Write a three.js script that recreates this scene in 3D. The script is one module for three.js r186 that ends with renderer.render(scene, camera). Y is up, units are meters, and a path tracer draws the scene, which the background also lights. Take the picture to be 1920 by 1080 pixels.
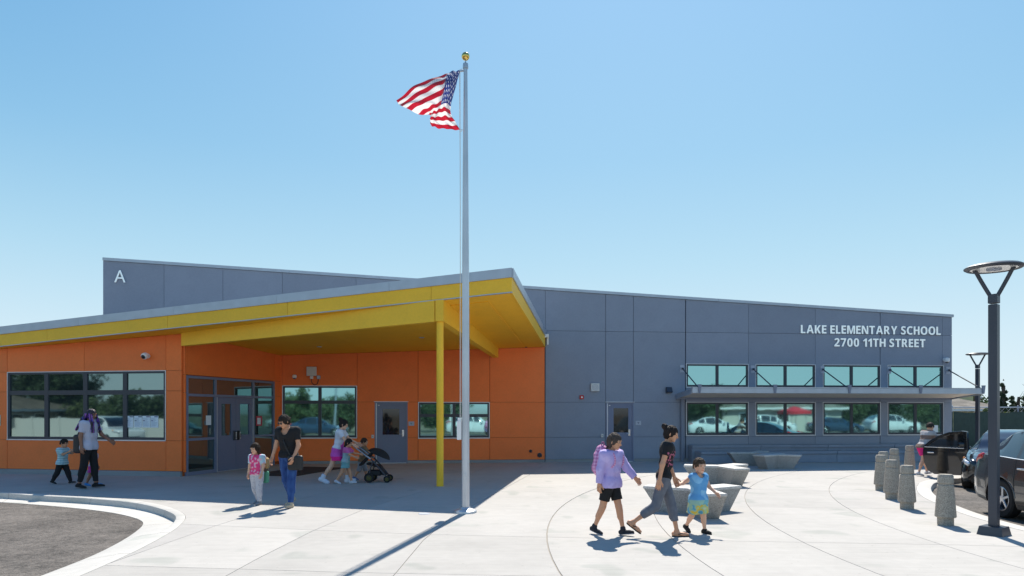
import * as THREE from 'three';
import { mergeGeometries, mergeVertices, toCreasedNormals } from 'three/addons/utils/BufferGeometryUtils.js';
import { RoundedBoxGeometry } from 'three/addons/geometries/RoundedBoxGeometry.js';
import { TextGeometry } from 'three/addons/geometries/TextGeometry.js';
import { FontLoader } from 'three/addons/loaders/FontLoader.js';
import { Brush, Evaluator, SUBTRACTION } from 'three-bvh-csg';
import { createNoise2D, createNoise3D } from 'simplex-noise';

// ------------------------------------------------------------------ camera, sky, sun, exposure
const scene = new THREE.Scene();
// a shift lens held level at eye height: the view is the lower-cropped part of a taller frame, so verticals stay vertical
const camera = new THREE.PerspectiveCamera(2 * Math.atan(772 / 1280) * 180 / Math.PI, 1920 / 1544, 0.1, 900);
camera.setViewOffset(1920, 1544, 0, 0, 1920, 1080);
camera.position.set(0, 1.8, 0);
camera.lookAt(0, 1.8, -10);
scene.add(camera);

const renderer = new THREE.WebGLRenderer();
renderer.toneMapping = THREE.LinearToneMapping;
renderer.toneMappingExposure = 1.45;
renderer.shadowMap.enabled = true;

const SUN = new THREE.Vector3(0.205 * 0.616, 0.788, -0.979 * 0.616).normalize();     // high behind the school, a little to the right
const sun = new THREE.DirectionalLight(new THREE.Color(1, 0.945, 0.85), 5.0);
sun.position.copy(SUN).multiplyScalar(80);
sun.castShadow = true;
sun.shadow.mapSize.set(4096, 4096);
Object.assign(sun.shadow.camera, { left: -45, right: 45, top: 45, bottom: -45, near: 1, far: 200 });
scene.add(sun, sun.target);

{ // clear sky: pale towards the horizon, deeper blue overhead, a little brighter round the sun
  const W = 512, H = 256, d = new Float32Array(W * H * 4), v = new THREE.Vector3();
  const stops = [[-90, .32, .31, .29], [-6, .36, .37, .37], [0, .53, .62, .655], [5, .47, .59, .655], [12, .365, .535, .645], [20, .265, .455, .625], [31, .19, .375, .59], [45, .12, .275, .52], [65, .06, .17, .42], [90, .04, .12, .35]];
  for (let j = 0; j < H; j++) {
    const up = ((j + 0.5) / H - 0.5) * 180;
    let k = 0; while (k < stops.length - 2 && stops[k + 1][0] < up) k++;
    const a = stops[k], b = stops[k + 1], t = THREE.MathUtils.clamp((up - a[0]) / (b[0] - a[0]), 0, 1);
    for (let i = 0; i < W; i++) {
      const az = ((i + 0.5) / W - 0.5) * 2 * Math.PI, e = up * Math.PI / 180;
      v.set(Math.cos(az) * Math.cos(e), Math.sin(e), Math.sin(az) * Math.cos(e));
      const ang = Math.acos(THREE.MathUtils.clamp(v.dot(SUN), -1, 1)), halo = up > 0 ? 0.25 * Math.exp(-ang / 0.2) : 0, f0 = 1.05 - .44 * THREE.MathUtils.smoothstep(ang, .25, 1.1) + .30 * THREE.MathUtils.smoothstep(ang, 1.25, 2.1), f = f0 + (1 - f0) * Math.exp(-Math.pow(Math.max(0, up) / 26, 2));
      for (let c = 0; c < 3; c++) d[(j * W + i) * 4 + c] = (a[c + 1] + (b[c + 1] - a[c + 1]) * t) * Math.pow(f, [2.4, 1.25, .7][c]) + halo * [1, .95, .85][c];
      d[(j * W + i) * 4 + 3] = 1;
    }
  }
  const t = new THREE.DataTexture(d, W, H, THREE.RGBAFormat, THREE.FloatType);
  t.mapping = THREE.EquirectangularReflectionMapping; t.magFilter = THREE.LinearFilter; t.needsUpdate = true;
  scene.background = t; scene.environment = t;
}

// ------------------------------------------------------------------ helpers
function rng(seed) { let s = seed >>> 0; return () => { s = (s + 0x6d2b79f5) | 0; let t = Math.imul(s ^ (s >>> 15), 1 | s); t = (t + Math.imul(t ^ (t >>> 7), 61 | t)) ^ t; return ((t ^ (t >>> 14)) >>> 0) / 4294967296; }; }
const R0 = rng(7), n2 = createNoise2D(rng(11)), n3 = createNoise3D(rng(12));
const V = (x, y, z) => new THREE.Vector3(x, y, z);
const clamp = THREE.MathUtils.clamp, lerp = THREE.MathUtils.lerp, smooth = THREE.MathUtils.smoothstep;
const used = {};
function numbered(n) { const k = used[n] = (used[n] ?? -1) + 1; return k ? `${n}_${String(k).padStart(3, '0')}` : n; }
function tag(o, label, category, group, kind) {
  if (label) o.userData.label = label;
  if (category) o.userData.category = category;
  if (group) o.userData.group = group;
  if (kind) o.userData.kind = kind;
  return o;
}
function thing(name, label, category, pos = [0, 0, 0], turn = 0, group) {
  const o = new THREE.Group(); o.name = numbered(name); o.position.set(...pos); o.rotation.y = turn; scene.add(o);
  return tag(o, label, category, group);
}
function part(name, geo, material, parent = scene) {
  const m = new THREE.Mesh(Array.isArray(geo) ? merge(geo) : geo, material);
  m.name = parent === scene ? numbered(name) : name; m.castShadow = m.receiveShadow = true; parent.add(m); return m;
}
function structure(name, geo, material) { return tag(part(name, geo, material), null, null, null, 'structure'); }
function merge(list) {
  const keep = ['position', 'normal', 'uv', ...(list.every((g) => g.attributes.color) ? ['color'] : [])];
  return mergeGeometries(list.map((g) => {
    g = g.index ? g.toNonIndexed() : g.clone();
    if (!g.attributes.normal) g.computeVertexNormals();
    if (!g.attributes.uv) g.setAttribute('uv', new THREE.BufferAttribute(new Float32Array(g.attributes.position.count * 2), 2));
    for (const k of Object.keys(g.attributes)) if (!keep.includes(k)) g.deleteAttribute(k);
    return g;
  }));
}
// uv in metres by the way each face points
function uvm(g, scale = 1, dx = 0, dy = 0) {
  if (g.index) g = g.toNonIndexed();
  const p = g.attributes.position, uv = new Float32Array(p.count * 2);
  const a = V(), b = V(), c = V(), n = V();
  for (let i = 0; i < p.count; i += 3) {
    a.fromBufferAttribute(p, i); b.fromBufferAttribute(p, i + 1); c.fromBufferAttribute(p, i + 2);
    n.copy(b).sub(a).cross(c.clone().sub(a)); const ax = Math.abs(n.x), ay = Math.abs(n.y), az = Math.abs(n.z);
    [a, b, c].forEach((q, k) => {
      const [u, w] = ay >= ax && ay >= az ? [q.x, q.z] : az >= ax ? [q.x, q.y] : [q.z, q.y];
      uv[(i + k) * 2] = u * scale + dx; uv[(i + k) * 2 + 1] = w * scale + dy;
    });
  }
  g.setAttribute('uv', new THREE.BufferAttribute(uv, 2)); return g;
}
const box = (x0, y0, z0, x1, y1, z1) => new THREE.BoxGeometry(x1 - x0, y1 - y0, z1 - z0).translate((x0 + x1) / 2, (y0 + y1) / 2, (z0 + z1) / 2);
const rbox = (x0, y0, z0, x1, y1, z1, r = .01, s = 2) => new RoundedBoxGeometry(x1 - x0, y1 - y0, z1 - z0, s, r).translate((x0 + x1) / 2, (y0 + y1) / 2, (z0 + z1) / 2);
function rod(a, b, ra, rb = ra, seg = 12) {
  const d = b.clone().sub(a), g = new THREE.CylinderGeometry(rb, ra, d.length(), seg);
  g.applyQuaternion(new THREE.Quaternion().setFromUnitVectors(V(0, 1, 0), d.clone().normalize()));
  const m = a.clone().add(b).multiplyScalar(.5); return g.translate(m.x, m.y, m.z);
}
const tube = (pts, r, seg = 24, rs = 8) => new THREE.TubeGeometry(new THREE.CatmullRomCurve3(pts), seg, r, rs);
const lathe = (pts, seg = 32) => toCreasedNormals(new THREE.LatheGeometry(pts.map(([r, y]) => new THREE.Vector2(r, y)), seg), .6);
// solid over a plan polygon [[x, depth], ...] between two heights (numbers or functions of x and depth); depth runs away from the camera (world -z)
function prism(plan, lo, hi) {
  const L = (f, p) => typeof f === 'function' ? f(p[0], p[1]) : f;
  let area = 0; plan.forEach((p, i) => { const q = plan[(i + 1) % plan.length]; area += p[0] * q[1] - q[0] * p[1]; });
  const P = area < 0 ? plan.slice().reverse() : plan.slice();            // counter-clockwise in (x, depth)
  const tris = THREE.ShapeUtils.triangulateShape(P.map((p) => new THREE.Vector2(p[0], p[1])), []);
  const pos = [], put = (p, y) => pos.push(p[0], y, -p[1]);
  for (const [a, b, c] of tris) {
    for (const k of [a, b, c]) put(P[k], L(hi, P[k]));
    for (const k of [a, c, b]) put(P[k], L(lo, P[k]));
  }
  P.forEach((p, i) => {
    const q = P[(i + 1) % P.length], pl = L(lo, p), ph = L(hi, p), ql = L(lo, q), qh = L(hi, q);
    put(p, pl); put(q, ql); put(q, qh); put(p, pl); put(q, qh); put(p, ph);
  });
  const g = new THREE.BufferGeometry(); g.setAttribute('position', new THREE.Float32BufferAttribute(pos, 3)); g.computeVertexNormals();
  return uvm(g);
}

// ------------------------------------------------------------------ textures and materials
function wrapNoise(size, cells, seed) {            // tileable value noise, several octaves by the caller
  const r = rng(seed), g = new Float32Array(cells * cells).map(() => r());
  return (x, y) => {
    const u = x / size * cells, v = y / size * cells, i = Math.floor(u), j = Math.floor(v), a = u - i, b = v - j, s = a * a * (3 - 2 * a), t = b * b * (3 - 2 * b);
    const q = (m, n) => g[((n % cells + cells) % cells) * cells + (m % cells + cells) % cells];
    return lerp(lerp(q(i, j), q(i + 1, j), s), lerp(q(i, j + 1), q(i + 1, j + 1), s), t);
  };
}
function tex(size, f, repeat, srgb = false) {
  const d = new Uint8Array(size * size * 4);
  for (let y = 0; y < size; y++) for (let x = 0; x < size; x++) {
    const c = f(x, y); const k = (y * size + x) * 4;
    for (let i = 0; i < 3; i++) d[k + i] = clamp(Array.isArray(c) ? c[i] : c, 0, 1) * 255;
    d[k + 3] = 255;
  }
  const t = new THREE.DataTexture(d, size, size); t.wrapS = t.wrapT = THREE.RepeatWrapping; t.magFilter = t.minFilter = THREE.LinearFilter;
  if (srgb) t.colorSpace = THREE.SRGBColorSpace;
  t.repeat.set(repeat, repeat); t.needsUpdate = true; return t;
}
const S = 1024;
const N = [4, 9, 23, 61, 150, 340].map((c, i) => wrapNoise(S, c, 100 + i));
const rr = rng(5), grain = new Float32Array(S * S).map(() => rr());
const gr = (x, y) => grain[(y % S) * S + x % S];
// broom-finished concrete, 6 m to the tile: brush lines across, mottling, a few stains
const streak = new Float32Array(S * 8).map(() => rr());
const brush = (x, y) => { const u = x / S * 8, i = Math.floor(u), f = u - i; return lerp(streak[y * 8 + i], streak[y * 8 + (i + 1) % 8], f * f * (3 - 2 * f)); };
const concreteMap = tex(S, (x, y) => {
  const m = .80 + .08 * (N[0](x, y) - .5) + .08 * (N[1](x, y) - .5) + .05 * (N[3](x, y) - .5) + .05 * (gr(x, y) - .5) + .055 * (brush(x, y) - .5) + .05 * (brush(x, y >> 3) - .5);
  const gum = gr(x >> 2, y >> 2) > .9978 ? .13 : 0;
  const stain = smooth(N[1](x + 300, y) * .6 + N[2](x, y + 200) * .4, .66, .82) * .10;
  return [m - stain * 1.3 - gum, m - stain * 1.05 - gum, m - stain * 1.15 - gum];
}, 1 / 6);
const concreteBump = tex(S, (x, y) => .5 + .3 * (brush(x, y) - .5) + .25 * (gr(x, y) - .5) + .2 * (N[4](x, y) - .5), 1 / 6);
const asphaltMap = tex(S, (x, y) => {
  const m = .52 + .24 * (N[0](x, y) - .5) + .18 * (N[1](x, y) - .5) + .16 * (N[2](x, y) - .5) + .22 * (N[3](x, y) - .5) + .30 * (N[4](x, y) - .5) + .30 * (N[5](x, y) - .5) + .34 * (gr(x, y) - .5);
  return [m * 1.02, m * .985, m * .95];
}, 1 / 4);
const asphaltBump = tex(S, (x, y) => .5 * N[5](x, y) + .3 * gr(x, y) + .2 * N[4](x, y), 1 / 4);
const aggMap = tex(1024, (x, y) => { const a = N[5](x, y), b = N[4](x, y), c = N[3](x, y); const m = .62 + .42 * (a - .5) + .34 * (b - .5) + .07 * (c - .5) + .08 * (N[1](x, y) - .5); const pit = b + .35 * gr(x >> 2, y >> 2) > 1.02 ? .45 : 1; return [m * pit, m * .985 * pit, m * .95 * pit]; }, 1 / 1.6);
const aggBump = tex(1024, (x, y) => .6 * N[4](x, y) + .4 * N[5](x, y), 1 / 1.6);
const panelMap = tex(512, (x, y) => .955 + .05 * (N[1](x * 2, y * 2) - .5) + .06 * (N[3](x * 2, y * 2) - .5) + .07 * (gr(x, y) - .5) + .05 * (N[0](x * 2, y * 2) - .5), 1 / 2.4);
const panelBump = tex(512, (x, y) => .5 * gr(x, y) + .5 * N[5](x * 2, y * 2), 1 / 1.1);
const waveBump = tex(256, (x, y) => .7 * N[0](x * 4, y * 4) + .3 * N[1](x * 4, y * 4), 1 / 2.2);
const metalMap = tex(256, (x, y) => .88 + .10 * (N[1](x * 4, y * 4) - .5) + .06 * (gr(x, y) - .5), 1 / 1.5);
const clothBump = tex(256, (x, y) => .5 + .5 * Math.sin(x * .8) * Math.sin(y * .8) * .6 + .3 * (gr(x, y) - .5), 1 / .12);
const screenMap = tex(256, (x, y) => { const w = .75 + .18 * Math.sin(x * Math.PI / 2) * Math.sin(y * Math.PI / 2), f = .10 * (N[1](x * 4, y * 4) - .5) + .12 * (N[2](x * 4, y) - .5) + .12 * (gr(x, y) - .5); return w + f; }, 1 / 1.2);
const gravelMap = tex(512, (x, y) => { const m = .6 + .4 * (N[4](x * 2, y * 2) - .5) + .4 * (N[1](x * 2, y * 2) - .5) + .2 * (gr(x, y) - .5); return [m, m * .93, m * .8]; }, 1 / 5);
const barkMap = tex(256, (x, y) => .55 + .5 * (N[3](x * 4, y) - .5) + .3 * (gr(x, y) - .5), 1);

const lin = (r, g, b) => new THREE.Color().setRGB(r, g, b);
const std = (c, roughness, o = {}) => new THREE.MeshStandardMaterial({ color: lin(...c), roughness, ...o });
const phys = (c, roughness, o = {}) => new THREE.MeshPhysicalMaterial({ color: lin(...c), roughness, ...o });
const M = {
  slab: [1, .965, 1.02, .945, .985].map((k, i) => std([.52 * k, .492 * k, .455 * k * (i === 1 ? 1.01 : 1)], .88, { map: concreteMap, bumpMap: concreteBump, bumpScale: .0035 })),
  kerb: std([.66, .63, .58], .9, { map: concreteMap, bumpMap: concreteBump, bumpScale: .003 }),
  joint: std([.30, .27, .23], .95), sand: std([.5, .42, .32], .95),
  asphalt: std([.205, .186, .17], .93, { map: asphaltMap, bumpMap: asphaltBump, bumpScale: .012 }),
  asphaltFar: std([.20, .195, .19], .95, { map: asphaltMap }),
  soil: std([.28, .25, .18], 1, { map: gravelMap }),
  base: std([.36, .37, .38], .9, { map: concreteMap, bumpMap: concreteBump, bumpScale: .004 }),
  agg: std([.62, .565, .49], .92, { map: aggMap, bumpMap: aggBump, bumpScale: .004 }),
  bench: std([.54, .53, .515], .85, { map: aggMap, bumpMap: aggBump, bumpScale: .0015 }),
  benchTopSunlit: std([.86, .845, .82], .7, { map: aggMap, bumpMap: aggBump, bumpScale: .0008 }),  // sunlight put into the colour: bench tops lighter than their sides
  seat: std([.33, .37, .45], .85, { map: concreteMap, bumpMap: concreteBump, bumpScale: .004 }),
  orange: [1, .97, 1.03].map((k) => std([Math.min(1, .985 * k), .215 * k, .042], .62, { map: panelMap, bumpMap: panelBump, bumpScale: .0008 })),
  orangeBack: std([.40, .09, .016], .8),
  grey: [1, .97, 1.03, .985].map((k) => std([.262 * k, .297 * k, .37 * k], .6, { map: panelMap, bumpMap: panelBump, bumpScale: .0008 })),
  greyBack: std([.09, .105, .14], .8),
  yellow: [1, .985, 1.015].map((k) => std([Math.min(1, .985 * k), .57 * k, .03], .55, { map: panelMap, bumpMap: panelBump, bumpScale: .0006 })),
  soffit: std([.985, .54, .025], .6, { map: panelMap, bumpMap: panelBump, bumpScale: .001 }),
  flashing: std([.50, .55, .62], .42, { metalness: .55, map: metalMap }),
  silver: std([.68, .71, .75], .35, { metalness: .6, map: metalMap }),
  roof: std([.42, .43, .44], .8),
  frame: std([.035, .042, .058], .38),
  door: std([.17, .20, .30], .42, { map: panelMap }),
  doorFrame: std([.19, .22, .32], .4),
  glassTeal: phys([.29, .53, .54], .03, { metalness: .92, bumpMap: waveBump, bumpScale: .0006 }),
  glassDark: phys([.17, .26, .26], .03, { metalness: .9, bumpMap: waveBump, bumpScale: .0006, clearcoat: 1, clearcoatRoughness: .03 }),
  glassDoor: phys([.02, .022, .024], .04, { ior: 1.7, bumpMap: waveBump, bumpScale: .0004 }),
  white: std([.80, .80, .79], .5), offwhite: std([.62, .62, .60], .5), black: std([.012, .013, .015], .4), rubber: std([.018, .018, .019], .85), red: std([.55, .015, .012], .35),
  darkMetal: std([.050, .058, .078], .38, { map: metalMap }), pipe: std([.19, .22, .29], .5),
  letter: std([.96, .96, .96], .28, { metalness: .85 }), chrome: std([.75, .76, .78], .18, { metalness: .95 }), gold: std([.85, .58, .16], .16, { metalness: 1 }),
  pole: std([.62, .65, .69], .34, { metalness: .55, map: metalMap }), rope: std([.7, .68, .62], .9),
  tan: std([.80, .68, .56], .7, { map: panelMap }),
  paper: std([.72, .78, .82], .8), plate: std([.38, .42, .50], .45, { metalness: .4 }),
  lens: phys([.78, .78, .76], .25, { clearcoat: .6 }),
};
// ------------------------------------------------------------------ ground, plaza slabs, kerbs, asphalt
const LO = [[-34, 22.2], [-22, 18.9], [-16, 16.9], [-11.76, 15.42], [-9, 14.45], [-7.67, 13.86], [-6.58, 13.0], [-5.70, 11.9], [-5.26, 10.82], [-4.96, 9.48], [-4.77, 8], [-4.66, 6], [-4.6, 3], [-4.6, -1.5]];
const LI = [[-34, 21.0], [-22, 17.7], [-16, 16.0], [-11.17, 14.62], [-9.62, 14.04], [-8, 13.25], [-7.03, 12.55], [-6.43, 11.89], [-6.04, 10.97], [-5.64, 9.34], [-5.52, 8], [-5.46, 6], [-5.4, 3], [-5.4, -1.5]];
const RO = [[36, 23], [24, 21.6], [18, 20.9], [13.46, 19.69], [11.51, 18.43], [10.6, 17.62], [9.95, 16.75], [9.25, 15.6], [8.63, 14.3], [8.24, 13.1], [7.92, 11.9], [7.74, 10.6], [7.74, 9], [7.9, 7], [8.4, 4], [9.5, 1], [11, -1.5]];
const spline = (pts, n) => new THREE.CatmullRomCurve3(pts.map((p) => V(p[0], p[1], 0)), false, 'centripetal').getPoints(n).map((p) => [p.x, p.y]);
const lo = spline(LO, 110), li = spline(LI, 400), ro = spline(RO, 110);
const ROAD = -.125;
const backWall = { x: -8.005, d: 23.5, cx: .9953, cd: .0969 }, leftWall = { x: -15, d: 20, cx: .9867, cd: -.1627 }, sideWall = { x: -9.178, d: 19.04, cx: .2544, cd: .9671 };
const on = (w, s) => [w.x + w.cx * s, w.d + w.cd * s];

structure('ground', prism([[-400, -300], [400, -300], [400, 600], [-400, 600]], ROAD - .5, ROAD - .02), M.soil);
structure('asphalt_lane', prism([...lo.map(([x, d], i) => { const q = li[Math.round(i / 110 * 400)]; return [lerp(x, q[0], .9), lerp(d, q[1], .9)]; }), [-34, -1.5]], ROAD - .3, ROAD - .004), M.asphalt);
structure('asphalt_road', prism([...ro.map(([x, d]) => [x + .1, d - .05]), [39.9, -1.5], [39.9, 23]], ROAD - .3, ROAD - .003), M.asphalt);
structure('parking_lot', prism([[-34, -1.51], [40, -1.51], [40, 8], [60, 8], [60, -12], [-34, -12]], ROAD - .3, ROAD - .006), M.asphaltFar);

{ // plaza: one concrete sheet cut by the joints into separate slabs
  const outline = [...lo, ...ro.slice().reverse(), [36, 30], [-34, 30]];
  const plan = (pts, close) => pts;
  let solid = new Brush(prism(plan(outline), -.4, 0)); solid.geometry.deleteAttribute('uv'); solid.updateMatrixWorld();
  const ribbon = (pts, w) => {
    const L = [], Rr = [];
    pts.forEach((p, i) => {
      const a = pts[Math.max(0, i - 1)], b = pts[Math.min(pts.length - 1, i + 1)], dx = b[0] - a[0], dd = b[1] - a[1], l = Math.hypot(dx, dd);
      L.push([p[0] - dd / l * w / 2, p[1] + dx / l * w / 2]); Rr.push([p[0] + dd / l * w / 2, p[1] - dx / l * w / 2]);
    });
    const g = prism([...L, ...Rr.reverse()], -.6, .2); g.deleteAttribute('uv'); const b = new Brush(g); b.updateMatrixWorld(); return b;
  };
  const arc = (cx, cd, r, d0, d1) => { const a0 = Math.asin((d0 - cd) / r), a1 = Math.asin((d1 - cd) / r), o = []; for (let i = 0; i <= 48; i++) { const a = lerp(a0, a1, i / 48); o.push([cx - r * Math.cos(a), cd + r * Math.sin(a)]); } return o; };
  const G = arc(17.7, 8.98, 17.22, -2.2, 22.4);
  const cuts = [
    [G, .020], [arc(21.5, 8.98, 19.24, -2.3, 21.9), .011], [arc(20.98, 8.95, 16.97, -2.1, 22.1), .011], [arc(21.77, 9.01, 15.95, -2.4, 22.5), .011],
    [[[-6.2, 11.15], [-5.28, 10.95], [-3.98, 10.62], [-3.03, 10.39], [-1.32, 10.03], [0, 9.86], [.5, 9.8], [2.9, 9.53], [3.55, 9.46], [5.8, 9.25], [6.83, 9.11], [9, 8.9]], .011],
    [[[-6, 8.13], [-4.77, 8], [-3.11, 7.81], [-1.85, 7.65], [0, 7.5], [3, 7.26], [6, 7.0], [10, 6.7]], .011],
    [[[-3.3, -3], [-3.2, 4], [-3.12, 8.32], [-3.01, 10.33], [-2.74, 12.5], [-2.31, 14.4], [-1.81, 16.23], [-.6, 23.5], [.2, 28]], .010],
    [[[-1.5, -3], [-1.35, 4], [-1.3, 7.48], [-1.24, 9.6], [-1.02, 11.82], [-.41, 14.86], [.6, 20], [1.5, 26]], .010],
    [[[-6.72, 13.3], [-6.33, 14.4], [-5.96, 15.57], [-5.23, 18.58], [-4.2, 23], [-3.5, 27]], .010],
    [[[-10.3, 12], [-10.01, 16.58], [-9.98, 18], [-9.75, 19.4], [-9.5, 22]], .010],
    [[[-4.9, 5], [-4.68, 10.75], [-4.42, 13.71], [-4.03, 15.89], [-2.4, 24], [-2, 28]], .010],
    [[[-24, 22], [-12, 19.1], [-8, 18.3], [-3.52, 17.35], [-1.86, 16.62], [-1.1, 16.1], [.9, 15.2], [2.1, 15]], .010],
    [[[-12.9, 13.9], [-12.2, 17.5], [-11.9, 19.2], [-11.5, 22]], .010],
    [[[4.3, 12.9], [6.4, 12.75], [8.9, 12.5]], .008], [[[2.2, 16.4], [4.6, 16.0], [8, 15.4], [10, 15]], .008],
    [[[-7, 5.6], [-4, 5.3], [0, 5], [6, 4.6], [12, 4.2]], .010],
  ];
  const ev = new Evaluator(); ev.attributes = ['position', 'normal']; ev.useGroups = false;
  for (const [pts, w] of cuts) { solid = ev.evaluate(solid, ribbon(pts, w), SUBTRACTION); solid.updateMatrixWorld(); }
  // the loose pieces, one mesh each
  let g = solid.geometry; g = g.index ? g.toNonIndexed() : g;
  const p = g.attributes.position, n = p.count / 3, key = new Map(), par = [], find = (i) => { while (par[i] !== i) i = par[i] = par[par[i]]; return i; };
  const id = new Int32Array(p.count);
  for (let i = 0; i < p.count; i++) { const k = `${Math.round(p.getX(i) * 2000)},${Math.round(p.getY(i) * 2000)},${Math.round(p.getZ(i) * 2000)}`; let q = key.get(k); if (q === undefined) { q = par.length; par.push(q); key.set(k, q); } id[i] = q; }
  for (let t = 0; t < n; t++) { const a = find(id[3 * t]); par[find(id[3 * t + 1])] = a; par[find(id[3 * t + 2])] = a; }
  const groups = new Map();
  for (let t = 0; t < n; t++) { const r = find(id[3 * t]); if (!groups.has(r)) groups.set(r, []); groups.get(r).push(t); }
  const plaza = new THREE.Group(); plaza.name = 'plaza_pavement'; scene.add(plaza); tag(plaza, null, null, null, 'structure');
  let k = 0;
  for (const ts of groups.values()) {
    const pos = new Float32Array(ts.length * 9);
    ts.forEach((t, i) => pos.set(p.array.subarray(t * 9, t * 9 + 9), i * 9));
    const b = new THREE.BufferGeometry(); b.setAttribute('position', new THREE.BufferAttribute(pos, 3)); b.computeBoundingBox();
    const sz = b.boundingBox.getSize(V()); if (sz.x * sz.z < .02) continue;
    b.computeVertexNormals();
    part('paving_slab', uvm(b, 1, R0() * 6, R0() * 6), M.slab[k++ % 5], plaza);
  }
  const bed = (c, k) => c.map((p, i) => { const a = c[Math.max(0, i - 1)], b = c[Math.min(c.length - 1, i + 1)], l = Math.hypot(b[0] - a[0], b[1] - a[1]); return [p[0] - (b[1] - a[1]) / l * k, p[1] + (b[0] - a[0]) / l * k]; });
  structure('joint_bed', prism([...bed(lo, .12), ...bed(ro, -.12).reverse(), [36, 29.9], [-34, 29.9]], -.3, -.009), M.joint);
}
{ // kerb round the drop-off lane: a step on the far side that runs out into a flush gutter on the near side
  const sect = [], n = 110;
  for (let i = 0; i <= n; i++) {
    const o = lo[i], q = li[Math.round(i / n * 400)], L = Math.hypot(q[0] - o[0], q[1] - o[1]), u = [(q[0] - o[0]) / L, (q[1] - o[1]) / L];
    const c = smooth(o[1], 10.4, 12.2), at = (t, y) => [o[0] + u[0] * t, y, -(o[1] + u[1] * t)];
    const foot = lerp(-.012, ROAD + .008, c);
    sect.push([at(.006, -.3), at(.006, .002), at(.15, .002), at(.172, -.008), at(.195, foot), at(Math.min(.6, L * .7), lerp(-.055, ROAD + .004, c)), at(L, ROAD + .002), at(L, -.4)]);
  }
  const strip = (list) => {
    const pos = [];
    for (let i = 0; i < list.length - 1; i++) for (let k = 0; k < list[0].length - 1; k++) {
      const a = list[i][k], b = list[i + 1][k], c = list[i + 1][k + 1], d = list[i][k + 1]; pos.push(...a, ...c, ...b, ...a, ...d, ...c);
    }
    const g = new THREE.BufferGeometry(); g.setAttribute('position', new THREE.Float32BufferAttribute(pos, 3)); g.computeVertexNormals(); return uvm(toCreasedNormals(g, .5));
  };
  const kerb = new THREE.Group(); kerb.name = 'kerb_lane'; scene.add(kerb); tag(kerb, null, null, null, 'structure');
  for (let i = 0; i < n; i += 9) { // cast in lengths with a hairline between
    const s = sect.slice(i, Math.min(n, i + 9) + 1).map((x) => x.map((y) => y.slice()));
    const e = s.length - 1; if (e < 1) continue;
    s[e].forEach((v, k) => { const w = s[e - 1][k], L = Math.hypot(v[0] - w[0], v[2] - w[2]) || 1; v[0] -= (v[0] - w[0]) / L * .009; v[2] -= (v[2] - w[2]) / L * .009; });
    part('kerbstone', strip(s), M.kerb, kerb);
  }
  const kr = new THREE.Group(); kr.name = 'kerb_road'; scene.add(kr); tag(kr, null, null, null, 'structure');
  const rs = ro.map((o, i) => {
    const a = ro[Math.max(0, i - 1)], b = ro[Math.min(110, i + 1)], l = Math.hypot(b[0] - a[0], b[1] - a[1]), u = [-(b[1] - a[1]) / l, (b[0] - a[0]) / l];
    const at = (t, y) => [o[0] + u[0] * t, y, -(o[1] + u[1] * t)];
    return [at(.006, -.3), at(.006, .003), at(.27, .003), at(.295, -.008), at(.315, ROAD - .02), at(.33, -.4)];
  });
  for (let i = 0; i < 110; i += 10) part('kerbstone', strip(rs.slice(i, i + 11).map((x) => x.slice())), M.kerb, kr);
}

// ------------------------------------------------------------------ walls of panels
const frameOf = (w) => { const m = new THREE.Matrix4().makeRotationY(Math.atan2(w.cd, w.cx)); m.setPosition(w.x, 0, -w.d); return m; };   // local x along the wall, z out of it
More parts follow.
